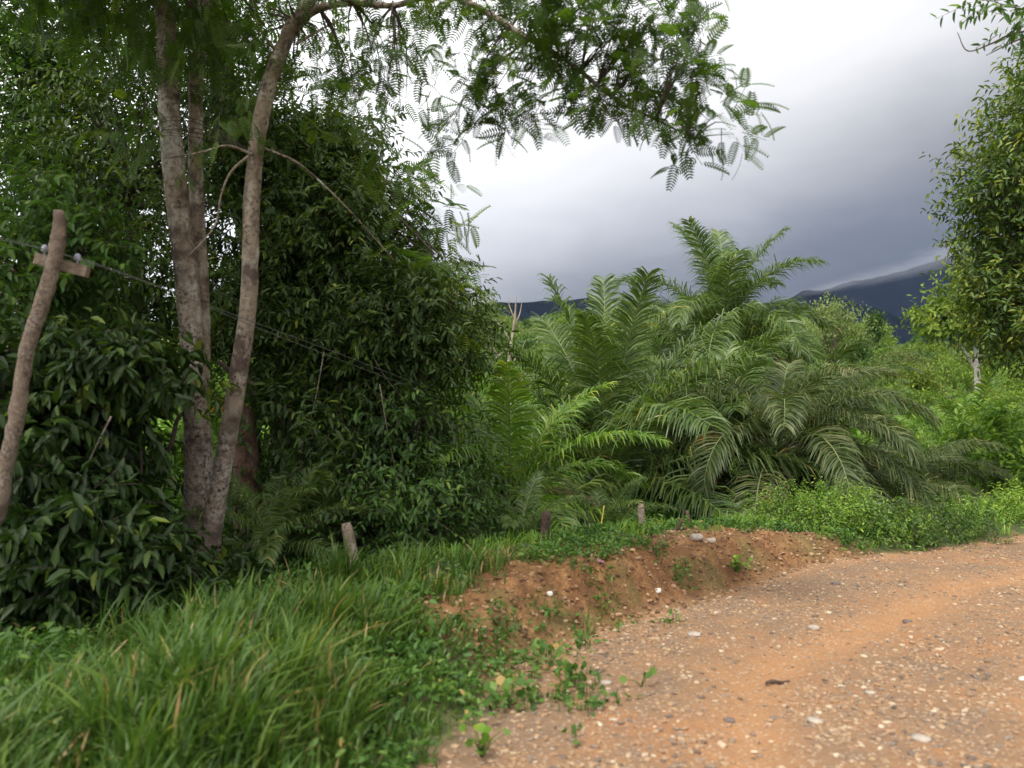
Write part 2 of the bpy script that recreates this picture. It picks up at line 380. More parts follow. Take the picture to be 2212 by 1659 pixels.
bankm = sstep(-.15, .05, S) * sstep(1.45, .75, S + e1 * .9) * sstep(-1.4, -.2, ubg + e1) * sstep(7.0, 5.4, ubg + e1)
far = sstep(14, 40, gy)
rutm = np.exp(-((S + 3.45 + .15 * np.sin(U * .4)) / .36) ** 2) + np.exp(-((S + 1.75 + .12 * np.sin(U * .5)) / .33) ** 2) + .7 * np.exp(-((S + .15) / .2) ** 2) * sstep(-.3, .6, ubg)
app = lambda a: np.concatenate([a.ravel(), [a.ravel()[0]]])

m, t, o = new_mat('ground_soil')
def att(n): return N(t, 'ShaderNodeAttribute', attribute_name=n).outputs['Fac']
geo = N(t, 'ShaderNodeNewGeometry'); pos = geo.outputs['Position']
def noise(sc_, det=6, rough=.6):
    n = N(t, 'ShaderNodeTexNoise', i_Scale=sc_, i_Detail=det, i_Roughness=rough); t.links.new(pos, n.inputs['Vector']); return n.outputs[0]
nb, nm, nf = noise(1.1, 5), noise(5.5, 6, .65), noise(38, 5, .7)
vor = N(t, 'ShaderNodeTexVoronoi', i_Scale=34.0); t.links.new(pos, vor.inputs['Vector'])
roadc = ramp_node(t, nb, [(.34, (.20, .125, .075)), (.5, (.265, .15, .078)), (.66, (.31, .145, .062))])
roadc = mixc(t, ramp_node(t, nm, [(.42, (0, 0, 0)), (.66, (.75, .75, .75))]), roadc, (.175, .12, .082))
roadc = mixc(t, att('rut'), roadc, (.37, .19, .085))
st = ramp_node(t, vor.outputs['Color'], [(.55, (0, 0, 0)), (.6, (.75, .75, .75))])
stm = ramp_node(t, vor.outputs['Distance'], [(.28, (1, 1, 1)), (.4, (0, 0, 0))])
roadc = mixc(t, mixc(t, 1.0, st, stm, 'MULTIPLY'), roadc, (.42, .33, .24))
roadc = mixc(t, ramp_node(t, nf, [(.35, (.55, .55, .55)), (.5, (0, 0, 0))]), roadc, (.20, .12, .07))
bankc = ramp_node(t, nm, [(.3, (.10, .048, .02)), (.5, (.20, .098, .04)), (.62, (.29, .15, .062)), (.75, (.38, .23, .115))])
bankc = mixc(t, ramp_node(t, nf, [(.4, (.6, .6, .6)), (.55, (0, 0, 0))]), bankc, (.10, .05, .025))
bankc = mixc(t, ramp_node(t, nb, [(.5, (0, 0, 0)), (.6, (.4, .4, .4))]), bankc, (.09, .11, .035))
vergec = ramp_node(t, nm, [(.3, (.035, .045, .015)), (.55, (.055, .075, .022)), (.7, (.12, .085, .045))])
farc = ramp_node(t, nb, [(.3, (.06, .10, .025)), (.7, (.12, .17, .04))])
c = mixc(t, att('far'), vergec, farc)
c = mixc(t, att('bank'), c, bankc)
c = mixc(t, att('road'), c, roadc)
b = N(t, 'ShaderNodeBsdfPrincipled'); b.inputs['Roughness'].default_value = .93; b.inputs['Specular IOR Level'].default_value = .25
t.links.new(c, b.inputs['Base Color'])
hsum = N(t, 'ShaderNodeMath', operation='MULTIPLY_ADD'); t.links.new(nf, hsum.inputs[0]); hsum.inputs[1].default_value = 1.0
vd = N(t, 'ShaderNodeMath', operation='MULTIPLY'); t.links.new(vor.outputs['Distance'], vd.inputs[0]); vd.inputs[1].default_value = -.6; t.links.new(vd.outputs[0], hsum.inputs[2])
bp = N(t, 'ShaderNodeBump'); bp.inputs['Strength'].default_value = .9; bp.inputs['Distance'].default_value = .012
t.links.new(hsum.outputs[0], bp.inputs['Height']); t.links.new(bp.outputs[0], b.inputs['Normal'])
t.links.new(b.outputs[0], o.inputs[0]); M['ground'] = m
g = mb.build('ground', M['ground'], attrs={'road': app(road), 'bank': app(bankm), 'far': app(far), 'rut': app(np.clip(rutm, 0, 1) * .75)})
tag(g, kind='structure')

# ------------------------------------------------------------------ mountains
def mountain(name, ridge, Y, depth, mat, seed, amp):
    """ridge: (px, py) points of the skyline at distance Y; a ridged heightfield falls away in front of and behind it"""
    xs = np.linspace(ridge[0][0], ridge[-1][0], 260)
    top = np.interp(xs, [p[0] for p in ridge], [p[1] for p in ridge])
    X = (xs - CX) / F * Y; Z = CAMZ - (top - CY) / F * Y
    v = np.linspace(-1, 1, 60); XX, VV = np.meshgrid(X, v)
    prof = (1 - np.abs(VV) ** 1.15)
    ZZ = (Z[None] + 40) * prof - 40
    rg = 1 - 2 * np.abs(fbm(XX / 260, VV * 2.2, 5, seed))
    ZZ = ZZ + (rg - .9) * amp * np.clip(np.abs(VV) * 3, .12, 1) * (1 - np.abs(VV)) + fbm(XX / 45, VV * 14, 3, seed + 9) * amp * .12
    YY = Y + VV * depth
    mb = MB(); n = len(X); r = np.arange(n - 1)
    Q = np.concatenate([np.stack([j * n + r, j * n + r + 1, (j + 1) * n + r + 1, (j + 1) * n + r], 1) for j in range(len(v) - 1)])
    mb.add(np.stack([XX, YY, ZZ], -1).reshape(-1, 3), Q)
    o = mb.build(name, mat); tag(o, kind='structure'); return o
m, t, o = new_mat('mountain_forest_shaded')
geo = N(t, 'ShaderNodeNewGeometry'); n1 = N(t, 'ShaderNodeTexNoise', i_Scale=.03, i_Detail=8, i_Roughness=.7); t.links.new(geo.outputs['Position'], n1.inputs['Vector'])
c = ramp_node(t, n1.outputs[0], [(.3, (.004, .007, .008)), (.7, (.011, .017, .018))])  # darker and bluer than forest: cloud shade and haze put into the colour
b = N(t, 'ShaderNodeBsdfPrincipled'); b.inputs['Roughness'].default_value = 1; b.inputs['Specular IOR Level'].default_value = 0
t.links.new(c, b.inputs['Base Color']); t.links.new(b.outputs[0], o.inputs[0]); M['mountain'] = m
mountain('mountain', [(850, 668), (1000, 662), (1060, 652), (1130, 651), (1230, 646), (1290, 642), (1400, 650), (1500, 660), (1650, 652), (1700, 645), (1735, 626), (1770, 624), (1830, 652), (1900, 668), (1960, 690), (2060, 712), (2200, 724), (2500, 735), (2900, 720), (3400, 745), (3900, 790)], 2000, 420, M['mountain'], 5, 70)
mountain('mountain', [(1500, 684), (1650, 654), (1750, 634), (1830, 610), (1900, 594), (1960, 582), (2020, 562), (2060, 548), (2120, 538), (2200, 542), (2300, 522), (2500, 482), (2800, 500), (3200, 560), (3700, 640), (4100, 740)], 2900, 500, M['mountain'], 11, 120)

# unseen cloud slab, added above the view to keep the sun off the mountains
m, t, o = new_mat('shade_cloud')
b = N(t, 'ShaderNodeBsdfDiffuse'); b.inputs[0].default_value = (.8, .8, .82, 1); t.links.new(b.outputs[0], o.inputs[0]); M['shade_cloud'] = m
mb = MB(); th = np.linspace(0, 2 * math.pi, 120, endpoint=False); ph = np.linspace(-math.pi / 2, math.pi / 2, 40)
TH, PH = np.meshgrid(th, ph); lum = 1 + fbm(np.cos(TH) * 3 + 9, np.sin(TH) * 3 + PH * 2, 4, 71) * .5
mb.add(np.stack([500 + 2900 * np.cos(PH) * np.cos(TH) * lum, 1380 + 900 * np.cos(PH) * np.sin(TH) * lum, 1650 + (150 * np.sin(PH)) * lum], -1).reshape(-1, 3),
       np.concatenate([np.stack([j * 120 + np.arange(120), j * 120 + (np.arange(120) + 1) % 120, (j + 1) * 120 + (np.arange(120) + 1) % 120, (j + 1) * 120 + np.arange(120)], 1) for j in range(39)]))
tag(mb.build('shade_cloud', M['shade_cloud']), 'unseen cloud slab added to shade the mountains', 'cloud', kind='structure')

# wisps of cloud lying on the mountain ridges
def wisp(px, py, Y, rx, rz, dens, seed):
    m, t, o = new_mat('wisp_cloud'); tc_ = N(t, 'ShaderNodeTexCoord')
    ln = N(t, 'ShaderNodeVectorMath', operation='LENGTH'); t.links.new(tc_.outputs['Object'], ln.inputs[0])
    mp_ = N(t, 'ShaderNodeMapping'); mp_.inputs['Location'].default_value = (seed, 0, 0); mp_.inputs['Scale'].default_value = (3, 1.5, 1.6); t.links.new(tc_.outputs['Object'], mp_.inputs[0])
    n1 = N(t, 'ShaderNodeTexNoise', i_Scale=1.6, i_Detail=4, i_Roughness=.6); t.links.new(mp_.outputs[0], n1.inputs['Vector'])
    mr = N(t, 'ShaderNodeMapRange', i_1=1.0, i_2=.2, i_3=-.55, i_4=.25); t.links.new(ln.outputs['Value'], mr.inputs[0])
    ad = N(t, 'ShaderNodeMath', operation='ADD', use_clamp=True); t.links.new(n1.outputs[0], ad.inputs[0]); t.links.new(mr.outputs[0], ad.inputs[1])
    ml = N(t, 'ShaderNodeMath', operation='MULTIPLY'); t.links.new(ad.outputs[0], ml.inputs[0]); ml.inputs[1].default_value = dens
    pv = N(t, 'ShaderNodeVolumePrincipled'); pv.inputs['Color'].default_value = (.95, .96, 1, 1); t.links.new(ml.outputs[0], pv.inputs['Density']); t.links.new(pv.outputs[0], o.inputs['Volume'])
    mb = MB(); n, k = 32, 16; th = np.linspace(0, 2 * math.pi, n, endpoint=False); ph = np.linspace(-math.pi / 2, math.pi / 2, k); TH, PH = np.meshgrid(th, ph)
    mb.add(np.stack([np.cos(PH) * np.cos(TH), np.cos(PH) * np.sin(TH), np.sin(PH)], -1).reshape(-1, 3), np.concatenate([np.stack([j * n + np.arange(n), j * n + (np.arange(n) + 1) % n, (j + 1) * n + (np.arange(n) + 1) % n, (j + 1) * n + np.arange(n)], 1) for j in range(k - 1)]))
    o_ = mb.build('low_cloud', m); o_.location = tuple(P(px, py, Y)); o_.scale = (rx / F * Y, 160, rz / F * Y); o_.rotation_euler = (0, R(-12), 0); return tag(o_, kind='structure')
wisp(1950, 584, 2500, 200, 24, .0022, 1.0)
wisp(2090, 535, 2500, 150, 30, .003, 5.0)
wisp(1790, 622, 1900, 90, 12, .0025, 9.0)

# ------------------------------------------------------------------ foliage builders
LEAF_T = (np.array([(0, 0, 0), (.30, -.42, .10), (.70, -.34, .03), (1, 0, -.12), (.70, .34, .03), (.30, .42, .10)]), np.array([(0, 3, 2, 1), (0, 5, 4, 3)]))   # a folded leaf
LONG_T = (np.array([(0, 0, 0), (.35, -.5, .06), (.72, -.36, -.06), (1, 0, -.25), (.72, .36, -.06), (.35, .5, .06)]), np.array([(0, 3, 2, 1), (0, 5, 4, 3)]))
def pinnate_template(pairs=11, lw=.035, ll=.22):
    V = []; Q = []; TR = []
    for i in range(pairs):
        a = .14 + .84 * i / (pairs - 1); l = ll * (math.sin(math.pi * (.22 + .68 * i / (pairs - 1))) ** .6)
        dz = -.30 * a * a
        for sg in (-1, 1):
            k = len(V); f = .28 + .2 * a
            V += [(a - lw * .25, 0, dz), (a + l * f * .55 - lw * .5, sg * l * .55, dz), (a + l * f * 1.15, sg * l, dz - .04), (a + l * f * .55 + lw * .5, sg * l * .5, dz), (a + lw * .25, 0, dz)]
            Q += [(k, k + 1, k + 3, k + 4), (k + 1, k + 2, k + 2 + 0, k + 3)] if False else [(k, k + 1, k + 3, k + 4)]; TR.append((k + 1, k + 2, k + 3))
    k = len(V); V += [(0, -.006, 0), (0, .006, 0), (.55, .005, -.10), (.55, -.005, -.10), (1, .003, -.3), (1, -.003, -.3)]
    Q += [(k, k + 1, k + 2, k + 3), (k + 3, k + 2, k + 4, k + 5)]
    return np.array(V, float), np.array(Q), np.array(TR)
PINN_T = pinnate_template(10, .075, .27)
PINN_S = pinnate_template(7, .11, .30)
CLUMP_T = (np.array([(-.5, -.3, 0), (0, -.5, .1), (.5, -.2, 0), (.35, .35, .08), (-.1, .5, -.05), (-.5, .2, .1)]), np.array([(0, 1, 2, 3), (0, 3, 4, 5)]))

def put_leaves(mb, pos, D, Nn, L, W, tmpl, tint, mat=0):
    TV, TQ = tmpl[:2]; D = unit(D); S_ = unit(np.cross(Nn, D)); Nn = np.cross(D, S_)
    L = np.broadcast_to(L, (len(pos),))[:, None, None]; W = np.broadcast_to(W, (len(pos),))[:, None, None]
    V = pos[:, None] + TV[None, :, 0:1] * L * D[:, None] + TV[None, :, 1:2] * W * S_[:, None] + TV[None, :, 2:3] * L * Nn[:, None]
    nv = len(TV); Q = TQ[None] + (np.arange(len(pos)) * nv)[:, None, None]
    mb.add(V.reshape(-1, 3), Q.reshape(-1, 4), None, np.repeat(tint, len(TQ)), mat)
    if len(tmpl) > 2:
        T = (tmpl[2][None] + (np.arange(len(pos)) * nv)[:, None, None]).reshape(-1, 3) - len(pos) * nv
        mb.add(np.zeros((0, 3)), None, T, np.repeat(tint, len(tmpl[2])), mat)

def rdir(n): return unit(RNG.normal(size=(n, 3)))

def clusters_in(blobs, per_m3=None, n=None):
    pass

def crown(mb, blobs, tmpl, leaf_len, leaf_w, twigs=40, leaves=9, twig_len=.5, csize=.45, droop=.35, shell=.35, clusters=12, tint_mid=.45, tint_sd=.22, twig_mat=1, upness=.3, limb_from=None, limb_mb=None, limb_mat=0, limb_r=.03, tip_bright=.25):
    """blobs: (centre, (rx, ry, rz)[, density]); leaves hang on short twigs gathered in clusters with gaps between them"""
    for bl in blobs:
        c, r = np.asarray(bl[0], float), np.asarray(bl[1], float); dens = bl[2] if len(bl) > 2 else 1.0
        nc = max(3, int(clusters * dens))
        u = rdir(nc); rr = shell + (1 - shell) * RNG.random(nc) ** .6
        cc = c + u * rr[:, None] * r
        if limb_from is not None and limb_mb is not None:
            src = np.asarray(limb_from, float); src = src[None] if src.ndim == 1 else src
            for k in range(min(nc, 9)):
                e = cc[k]; s0 = src[np.argmin(np.linalg.norm(src - e, axis=1))]
                mid = (s0 + e) / 2 + np.array([0, 0, .12]) * np.linalg.norm(e - s0) + RNG.normal(size=3) * .06 * np.linalg.norm(e - s0)
                tube(limb_mb, [s0, mid, e], [limb_r, limb_r * .55, limb_r * .18], 5, 7, tint=.4, mat=limb_mat, cap=False)
        nt_ = int(twigs)
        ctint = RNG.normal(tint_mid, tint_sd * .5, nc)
        tp = cc[:, None] + RNG.normal(size=(nc, nt_, 3)) * csize * np.array([1, 1, .65]) * (.6 + .8 * RNG.random((nc, 1, 1)))
        tp = tp.reshape(-1, 3); tt = np.repeat(ctint, nt_)
        outw = unit((tp - c) / (r ** 1.0)); td = unit(outw * .8 + rdir(len(tp)) * .7 + np.array([0, 0, upness - droop]))
        tl = twig_len * (.6 + .8 * RNG.random(len(tp)))
        # twigs
        if twig_mat is not None:
            n = len(tp); s_ = unit(np.cross(td, rdir(n))) * .004; b0 = tp; b1 = tp + td * tl[:, None]
            Vt = np.stack([b0 - s_, b0 + s_, b1 + s_ * .4, b1 - s_ * .4], 1).reshape(-1, 3)
            mb.add(Vt, np.arange(n * 4).reshape(-1, 4), None, .3, twig_mat)
        k = leaves; f = (np.arange(k) + .5) / k
        lp = tp[:, None] + td[:, None] * tl[:, None, None] * f[None, :, None]
        side = unit(np.cross(td, rdir(len(tp))))[:, None] * np.where(np.arange(k) % 2, 1, -1)[None, :, None]
        ld = unit(td[:, None] * .55 + side * .9 + RNG.normal(size=(len(tp), k, 3)) * .25 + np.array([0, 0, -droop]))
        ln = unit(np.array([0, 0, 1.0]) + RNG.normal(size=(len(tp), k, 3)) * .38 + outw[:, None] * .25)
        lt = np.clip(tt[:, None] + RNG.normal(size=(len(tp), k)) * tint_sd * .6 + tip_bright * (f[None] - .6) + (RNG.random((len(tp), k)) > .975) * .55, 0, 1)
        sz = (.7 + .5 * RNG.random((len(tp), k)))
        put_leaves(mb, lp.reshape(-1, 3), ld.reshape(-1, 3), ln.reshape(-1, 3), (leaf_len * sz).ravel(), (leaf_w * sz).ravel(), tmpl, lt.ravel())

def B(px, py, Y, rpx, rpy=None, ry=None, d=1.0):
    """an ellipsoid of foliage centred at a pixel and distance, its radii given in pixels"""
    rpy = rpy or rpx; k = Y / F
    return (P(px, py, Y), (rpx * k, ry or rpx * k, rpy * k), d)

# ------------------------------------------------------------------ the pale trees on the left
def pts_px(lst): return [P(*q) for q in lst]
# the twin-stemmed tree
base = P(425, 1265, 9.3); base[2] = hz(base[0], base[1])
t1 = empty('pale_barked_tree', base, 'thick pale blotchy twin-stemmed tree rising left of the slimmer curved one', 'tree')
mb = MB()
tube(mb, [base - [0, 0, .3]] + pts_px([(428, 1180, 9.3), (430, 1000, 9.3), (420, 850, 9.3), (412, 700, 9.25), (398, 550, 9.2), (380, 400, 9.1), (366, 250, 9.1), (362, 120, 9.1), (350, -60, 9.1), (330, -260, 9.2)]),
     [.22, .17, .142, .132, .128, .124, .116, .108, .105, .10, .095], 18, 90, .10, 2)
mb.build('trunk', M['bark_pale'], t1, base)
mb = MB()
tube(mb, pts_px([(432, 860, 9.45), (438, 720, 9.45), (432, 560, 9.4), (424, 420, 9.4), (422, 300, 9.35), (424, 180, 9.3), (434, 60, 9.3), (440, -80, 9.3), (450, -240, 9.3)]),
     [.085, .085, .08, .078, .075, .072, .07, .066, .06], 14, 70, .10, 5)
mb.build('stem', M['bark_pale'], t1, base)
mb = MB(); lmb = mb
crown(mb, [B(330, -20, 9.2, 130, 50, 1.0), B(400, 0, 8.7, 50, 20, .25, .5), B(250, -90, 9.6, 200, 80, 1.5), B(480, -150, 9.4, 190, 60, 1.6), B(500, 40, 10.2, 80, 50, .5, .5)], PINN_T, .25, .25, 5, 6, .45, .24, .45, .3, 12, .35,
      limb_from=np.array(pts_px([(350, -60, 9.1), (440, -60, 9.3)])), limb_mb=lmb, limb_mat=1, limb_r=.04)
# the spray of feathery leaves that crosses in front of the stems
crown(mb, [B(390, 262, 8.6, 110, 26, .35, .4), B(500, 262, 8.7, 60, 20, .25, .3), B(310, 290, 8.6, 60, 20, .25, .3)], PINN_T, .22, .22, 2, 5, .4, .12, .5, .3, 9, .6,
      limb_from=P(545, 330, 8.9), limb_mb=lmb, limb_mat=1, limb_r=.009)
mb.build('crown', [M['pinnate'], M['bark_dark']], t1, base)

# the slimmer curved tree whose branch reaches over the road
base = P(458, 1270, 9.0); base[2] = hz(base[0], base[1])
t2 = empty('pale_barked_tree', base, 'slim pale tree curving to the right with a long branch over the road', 'tree')
mb = MB()
tube(mb, [base - [0, 0, .3]] + pts_px([(455, 1180, 9.0), (478, 1030, 9.0), (500, 900, 8.95), (522, 770, 8.9), (538, 640, 8.9), (541, 520, 8.9), (546, 400, 8.9), (560, 280, 8.9), (585, 170, 8.85), (625, 70, 8.8), (655, 25, 8.75), (700, -60, 8.7), (760, -200, 8.6)]),
     [.14, .11, .097, .094, .092, .088, .084, .082, .08, .077, .074, .068, .055, .045], 16, 100, .10, 9)
mb.build('trunk', M['bark_pale'], t2, base)
br = MB()
limb_pts = pts_px([(640, 45, 8.75), (690, 18, 8.6), (760, 6, 8.4), (850, 12, 8.1), (930, -10, 7.8), (1010, 5, 7.5), (1120, 70, 7.3), (1230, 135, 7.2), (1330, 215, 7.1), (1420, 260, 7.0), (1500, 300, 7.0)])
tube(br, limb_pts, [.055, .042, .034, .03, .028, .026, .024, .02, .016, .010, .006], 8, 60, .08, 3)
# fine dead twigs on the trunk
for a in ([(545, 330, 8.85), (500, 370, 8.7), (478, 420, 8.7), (462, 490, 8.7), (400, 560, 8.6)], [(548, 335, 8.8), (490, 315, 8.6), (430, 330, 8.5), (340, 345, 8.5)],
          [(570, 320, 8.85), (640, 350, 8.9), (700, 400, 9.0), (760, 460, 9.1), (850, 560, 9.3)], [(640, 95, 8.8), (700, 60, 8.9), (760, 30, 9.0)], [(605, 120, 8.8), (560, 60, 8.8), (545, 0, 8.8)]):
    tw = MB(); tube(tw, pts_px(a), np.linspace(.016, .005, len(a)), 5, 24, .1, 4); tw.build('bare_twig', M['bark_pale'], t2, base)
br.build('branch', M['bark_pale'], t2, base)
mb = MB(); br = mb
spray = [B(540, 70, 9.2, 60, 45, .5, .6), B(690, 120, 8.8, 60, 50, .6, .7), B(800, 60, 8.3, 85, 55, .6, .8), B(830, 150, 8.4, 60, 65, .4, .8), B(850, 235, 8.3, 50, 40, .4, .6), B(760, 200, 8.7, 60, 50, .5, .6), B(640, 190, 9.1, 50, 40, .4, .4),
         B(700, 30, 8.6, 140, 45, .8, .9), B(850, 40, 8.1, 50, 70, .4, .5)]
crown(mb, spray, PINN_T, .23, .23, 2, 5, .36, .15, .5, .35, 8, .4, limb_from=np.array(limb_pts[:5]), limb_mb=br, limb_mat=1, limb_r=.014)
over = [B(1010, 18, 7.4, 51, 37, .4, .8), B(1120, -2, 7.2, 119, 41, .6, 2.0), B(1280, -12, 7.1, 110, 33, .6, 1.8), B(1400, 8, 7.0, 68, 37, .5, .8), B(1470, -12, 7.0, 51, 18, .4, .5), B(1150, 88, 7.2, 93, 45, .6, 1.9), B(1290, 88, 7.1, 93, 48, .6, 1.9),
        B(1000, 128, 7.4, 51, 33, .3, .7), B(1010, 208, 7.3, 42, 30, .3, .6), B(1000, 298, 7.3, 34, 24, .3, .4), B(1120, 188, 7.2, 76, 37, .4, 1.1), B(1200, 228, 7.1, 38, 22, .3, .5), B(1100, 263, 7.2, 34, 18, .3, .4), B(1320, 188, 7.0, 63, 33, .4, 1.0),
        B(1430, 128, 7.0, 68, 45, .4, 1.1), B(1500, 108, 6.9, 34, 52, .3, .6), B(1440, 218, 6.9, 55, 26, .4, .8), B(1530, 228, 6.9, 59, 22, .3, .8), B(1560, 288, 6.9, 63, 21, .3, .6), B(1490, 298, 6.9, 25, 18, .2, .35), B(1520, 48, 6.9, 21, 45, .3, .4),
        B(1290, 233, 7.0, 25, 18, .2, .3)]
crown(mb, over, PINN_T, .21, .21, 3, 4, .22, .085, .12, .25, 6, .32, limb_from=np.array(smooth_path(limb_pts, np.ones(len(limb_pts)), 30)[0][10:]), limb_mb=br, limb_mat=1, limb_r=.009)
mb.build('crown', [M['pinnate'], M['bark_dark']], t2, base)

# brown-barked trunk high behind the twin stems
base = P(620, 1250, 15.0); base[2] = hz(base[0], base[1])
t3 = empty('tall_tree', base, 'reddish-barked tree standing tall behind the twin pale stems, its top out of the picture', 'tree')
mb = MB(); tube(mb, [base] + pts_px([(610, 900, 15.0), (560, 600, 15.0), (500, 300, 15.0), (470, 60, 15.0), (475, -60, 15.0), (480, -300, 15.0)]), [.26, .24, .23, .22, .22, .22, .2], 14, 60, .08, 7)
mb.build('trunk', M['bark_red'], t3, base)
mb = MB(); crown(mb, [B(450, -150, 11.5, 260, 120, 1.6, 1.4), B(440, 110, 14.2, 60, 50, .8, .7), ((-4.5, 8.5, 7.6), (2.2, 2.0, .9), 1.5), ((-6.5, 7.0, 7.0), (2.2, 2.2, .9), 1.5), ((-2.6, 6.2, 6.8), (1.8, 1.9, .7), 1.2), ((-5.0, 4.6, 6.4), (2.0, 1.8, .8), 1.2)], LEAF_T, .14, .06, 30, 9, .5, .4, .3, .3, 14, .5)  # last four clumps hang overhead out of view, added to shade the left understorey
mb.build('crown', [M['shrub_leaf'], M['bark_dark']], t3, base)

# ------------------------------------------------------------------ dense trees behind
def leafy_tree(name, label, trunk, radii, blobs, tmpl, ll, lw, mat, bark, cat='tree', group=None, limb_r=.05, **kw):
    b0 = P(*trunk[0]); b0[2] = hz(b0[0], b0[1])
    e = empty(name, b0, label, cat, group)
    pp = [b0 - [0, 0, .15]] + pts_px(trunk[1:])
    tm = MB(); tube(tm, pp, radii, 12, 12 * len(pp), .08, len(blobs))
    cm = MB(); src = smooth_path(pp, np.ones(len(pp)), 20)[0][7:]
    crown(cm, blobs, tmpl, ll, lw, limb_from=src, limb_mb=tm, limb_r=limb_r, **kw)
    tm.build('trunk', bark, e, b0); cm.build('crown', [mat, M['bark_dark']], e, b0)
    return e
leafy_tree('dense_tree', 'large dark dense tree with a sloping rounded crown right of the pale trunks', [(560, 1240, 12.5), (545, 1060, 12.4), (540, 900, 12.3), (600, 780, 12.3), (680, 650, 12.4), (740, 520, 12.5)], [.26, .2, .18, .14, .10, .06],
           [B(570, 350, 12.6, 110, 70, 1.3, 1.1), B(690, 350, 12.4, 70, 50, 1.1, .8), B(540, 500, 12.6, 140, 100, 1.4, .9), B(700, 480, 12.3, 110, 80, 1.4, 1.2), B(800, 560, 12.1, 85, 75, 1.2, 1.0), B(640, 640, 12.6, 140, 100, 1.4, 1.2),
            B(780, 680, 12.0, 120, 80, 1.3, 1.5), B(895, 680, 11.8, 75, 65, 1.1, 1.1), B(690, 780, 12.3, 120, 65, 1.2, .8), B(830, 775, 11.9, 95, 55, 1.2, .8), B(910, 760, 11.7, 45, 50, .8, .45), B(560, 680, 12.9, 110, 100, 1.1, .7)],
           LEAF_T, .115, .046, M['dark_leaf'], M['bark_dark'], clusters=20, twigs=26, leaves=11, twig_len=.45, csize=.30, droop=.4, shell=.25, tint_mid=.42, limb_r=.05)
leafy_tree('feathery_tree', 'feathery-leaved tree whose sprays stick out along the edge of the dark crown', [(640, 1230, 14), (650, 900, 14), (700, 600, 13.8), (760, 400, 13.4)], [.14, .11, .08, .04],
           [B(740, 340, 12.9, 70, 50, .8, .7), B(700, 290, 12.9, 60, 30, .6, .5), B(830, 420, 12.4, 60, 50, .6, .6), B(900, 480, 11.9, 70, 35, .5, .7), B(950, 540, 11.6, 40, 35, .5, .4), B(870, 640, 11.2, 80, 50, .5, .7), B(640, 330, 12.2, 70, 60, .6, .6)],
           PINN_T, .34, .34, M['pinnate'], M['bark_dark'], clusters=8, twigs=4, leaves=6, twig_len=.5, csize=.2, droop=.35, tint_mid=.55)
leafy_tree('leafy_tree', 'tall airy tree in the upper left corner with sky flickering through it', [(120, 1200, 15), (110, 800, 15), (140, 500, 15), (90, 250, 15), (60, 50, 15)], [.3, .22, .18, .13, .08],
           [B(60, 60, 14.5, 170, 100, 2, 1.3), B(200, 120, 15, 140, 110, 2, 1.1), B(30, 220, 14.5, 130, 100, 2, 1.1), B(180, 300, 15, 150, 90, 2, 1.2), B(60, 400, 15, 130, 90, 1.8, .9), B(230, 470, 15.5, 120, 90, 1.8, .9), B(90, 560, 15.5, 150, 70, 1.8, .8)],
           LEAF_T, .125, .06, M['shrub_leaf'], M['bark_dark'], clusters=20, twigs=22, leaves=8, twig_len=.5, csize=.4, droop=.35, shell=.2, tint_mid=.5, limb_r=.05)
leafy_tree('leafy_tree', 'dark leafy tree filling the space between the leaning pole and the twin stems', [(280, 1220, 13), (285, 900, 13), (300, 650, 13), (280, 450, 13)], [.2, .16, .12, .07],
           [B(280, 250, 13, 90, 80, 1.5, .8), B(270, 420, 13, 100, 90, 1.4, .9), B(200, 620, 13, 140, 80, 1.5, 1.0), B(320, 640, 13, 100, 90, 1.4, .9), B(100, 700, 13, 150, 70, 1.4, 1.0), B(290, 760, 13, 120, 70, 1.2, .9), B(500, 240, 13.2, 90, 80, 1.3, .8)],
           LEAF_T, .125, .05, M['dark_leaf'], M['bark_dark'], clusters=15, twigs=22, leaves=8, twig_len=.5, csize=.36, droop=.35, shell=.2, tint_mid=.4, limb_r=.04)
leafy_tree('leafy_tree', 'pinnate-leaved tree with fresh green sprays around the top of the leaning pole', [(10, 1230, 9.5), (0, 1000, 9.5), (20, 800, 9.2), (60, 600, 9)], [.1, .08, .06, .03],
           [B(60, 450, 8.4, 90, 50, .7, .8), B(150, 520, 8.6, 80, 60, .6, .8), B(30, 560, 8.6, 80, 60, .7, .7), B(190, 600, 8.8, 70, 50, .6, .6), B(80, 650, 8.8, 90, 40, .6, .6)],
           LONG_T, .12, .05, M['shrub_leaf'], M['bark_dark'], clusters=10, twigs=12, leaves=9, twig_len=.4, csize=.17, droop=.4, tint_mid=.4)

# broad-leaved understorey in front of them, on the left
def shrub(name, label, px, Y, blobs, tmpl, ll, lw, mat, cat='shrub', group=None, stems=5, **kw):
    b0 = P(px, 1000, Y); b0[2] = hz(b0[0], b0[1]); e = empty(name, b0, label, cat, group)
    sm = MB(); cm = MB()
    st_ = []
    for k in range(stems):
        bl = blobs[k % len(blobs)]; c = np.asarray(bl[0]) + RNG.normal(size=3) * .1
        root = b0 + np.array([random.uniform(-.15, .15), random.uniform(-.15, .15), -.05])
        tube(sm, [root, (root + c) / 2 + RNG.normal(size=3) * .06, c], [.022, .015, .007], 6, 10, .1, k); st_.append(c)
    crown(cm, blobs, tmpl, ll, lw, limb_from=np.array(st_), limb_mb=sm, limb_r=.008, **kw)
    sm.build('stems', M['bark_dark'], e, b0); cm.build('foliage', [mat, M['bark_dark']], e, b0)
    return e
kw = dict(clusters=16, twigs=9, leaves=8, twig_len=.26, csize=.16, droop=.55, shell=.3, tint_mid=.45, tint_sd=.25)
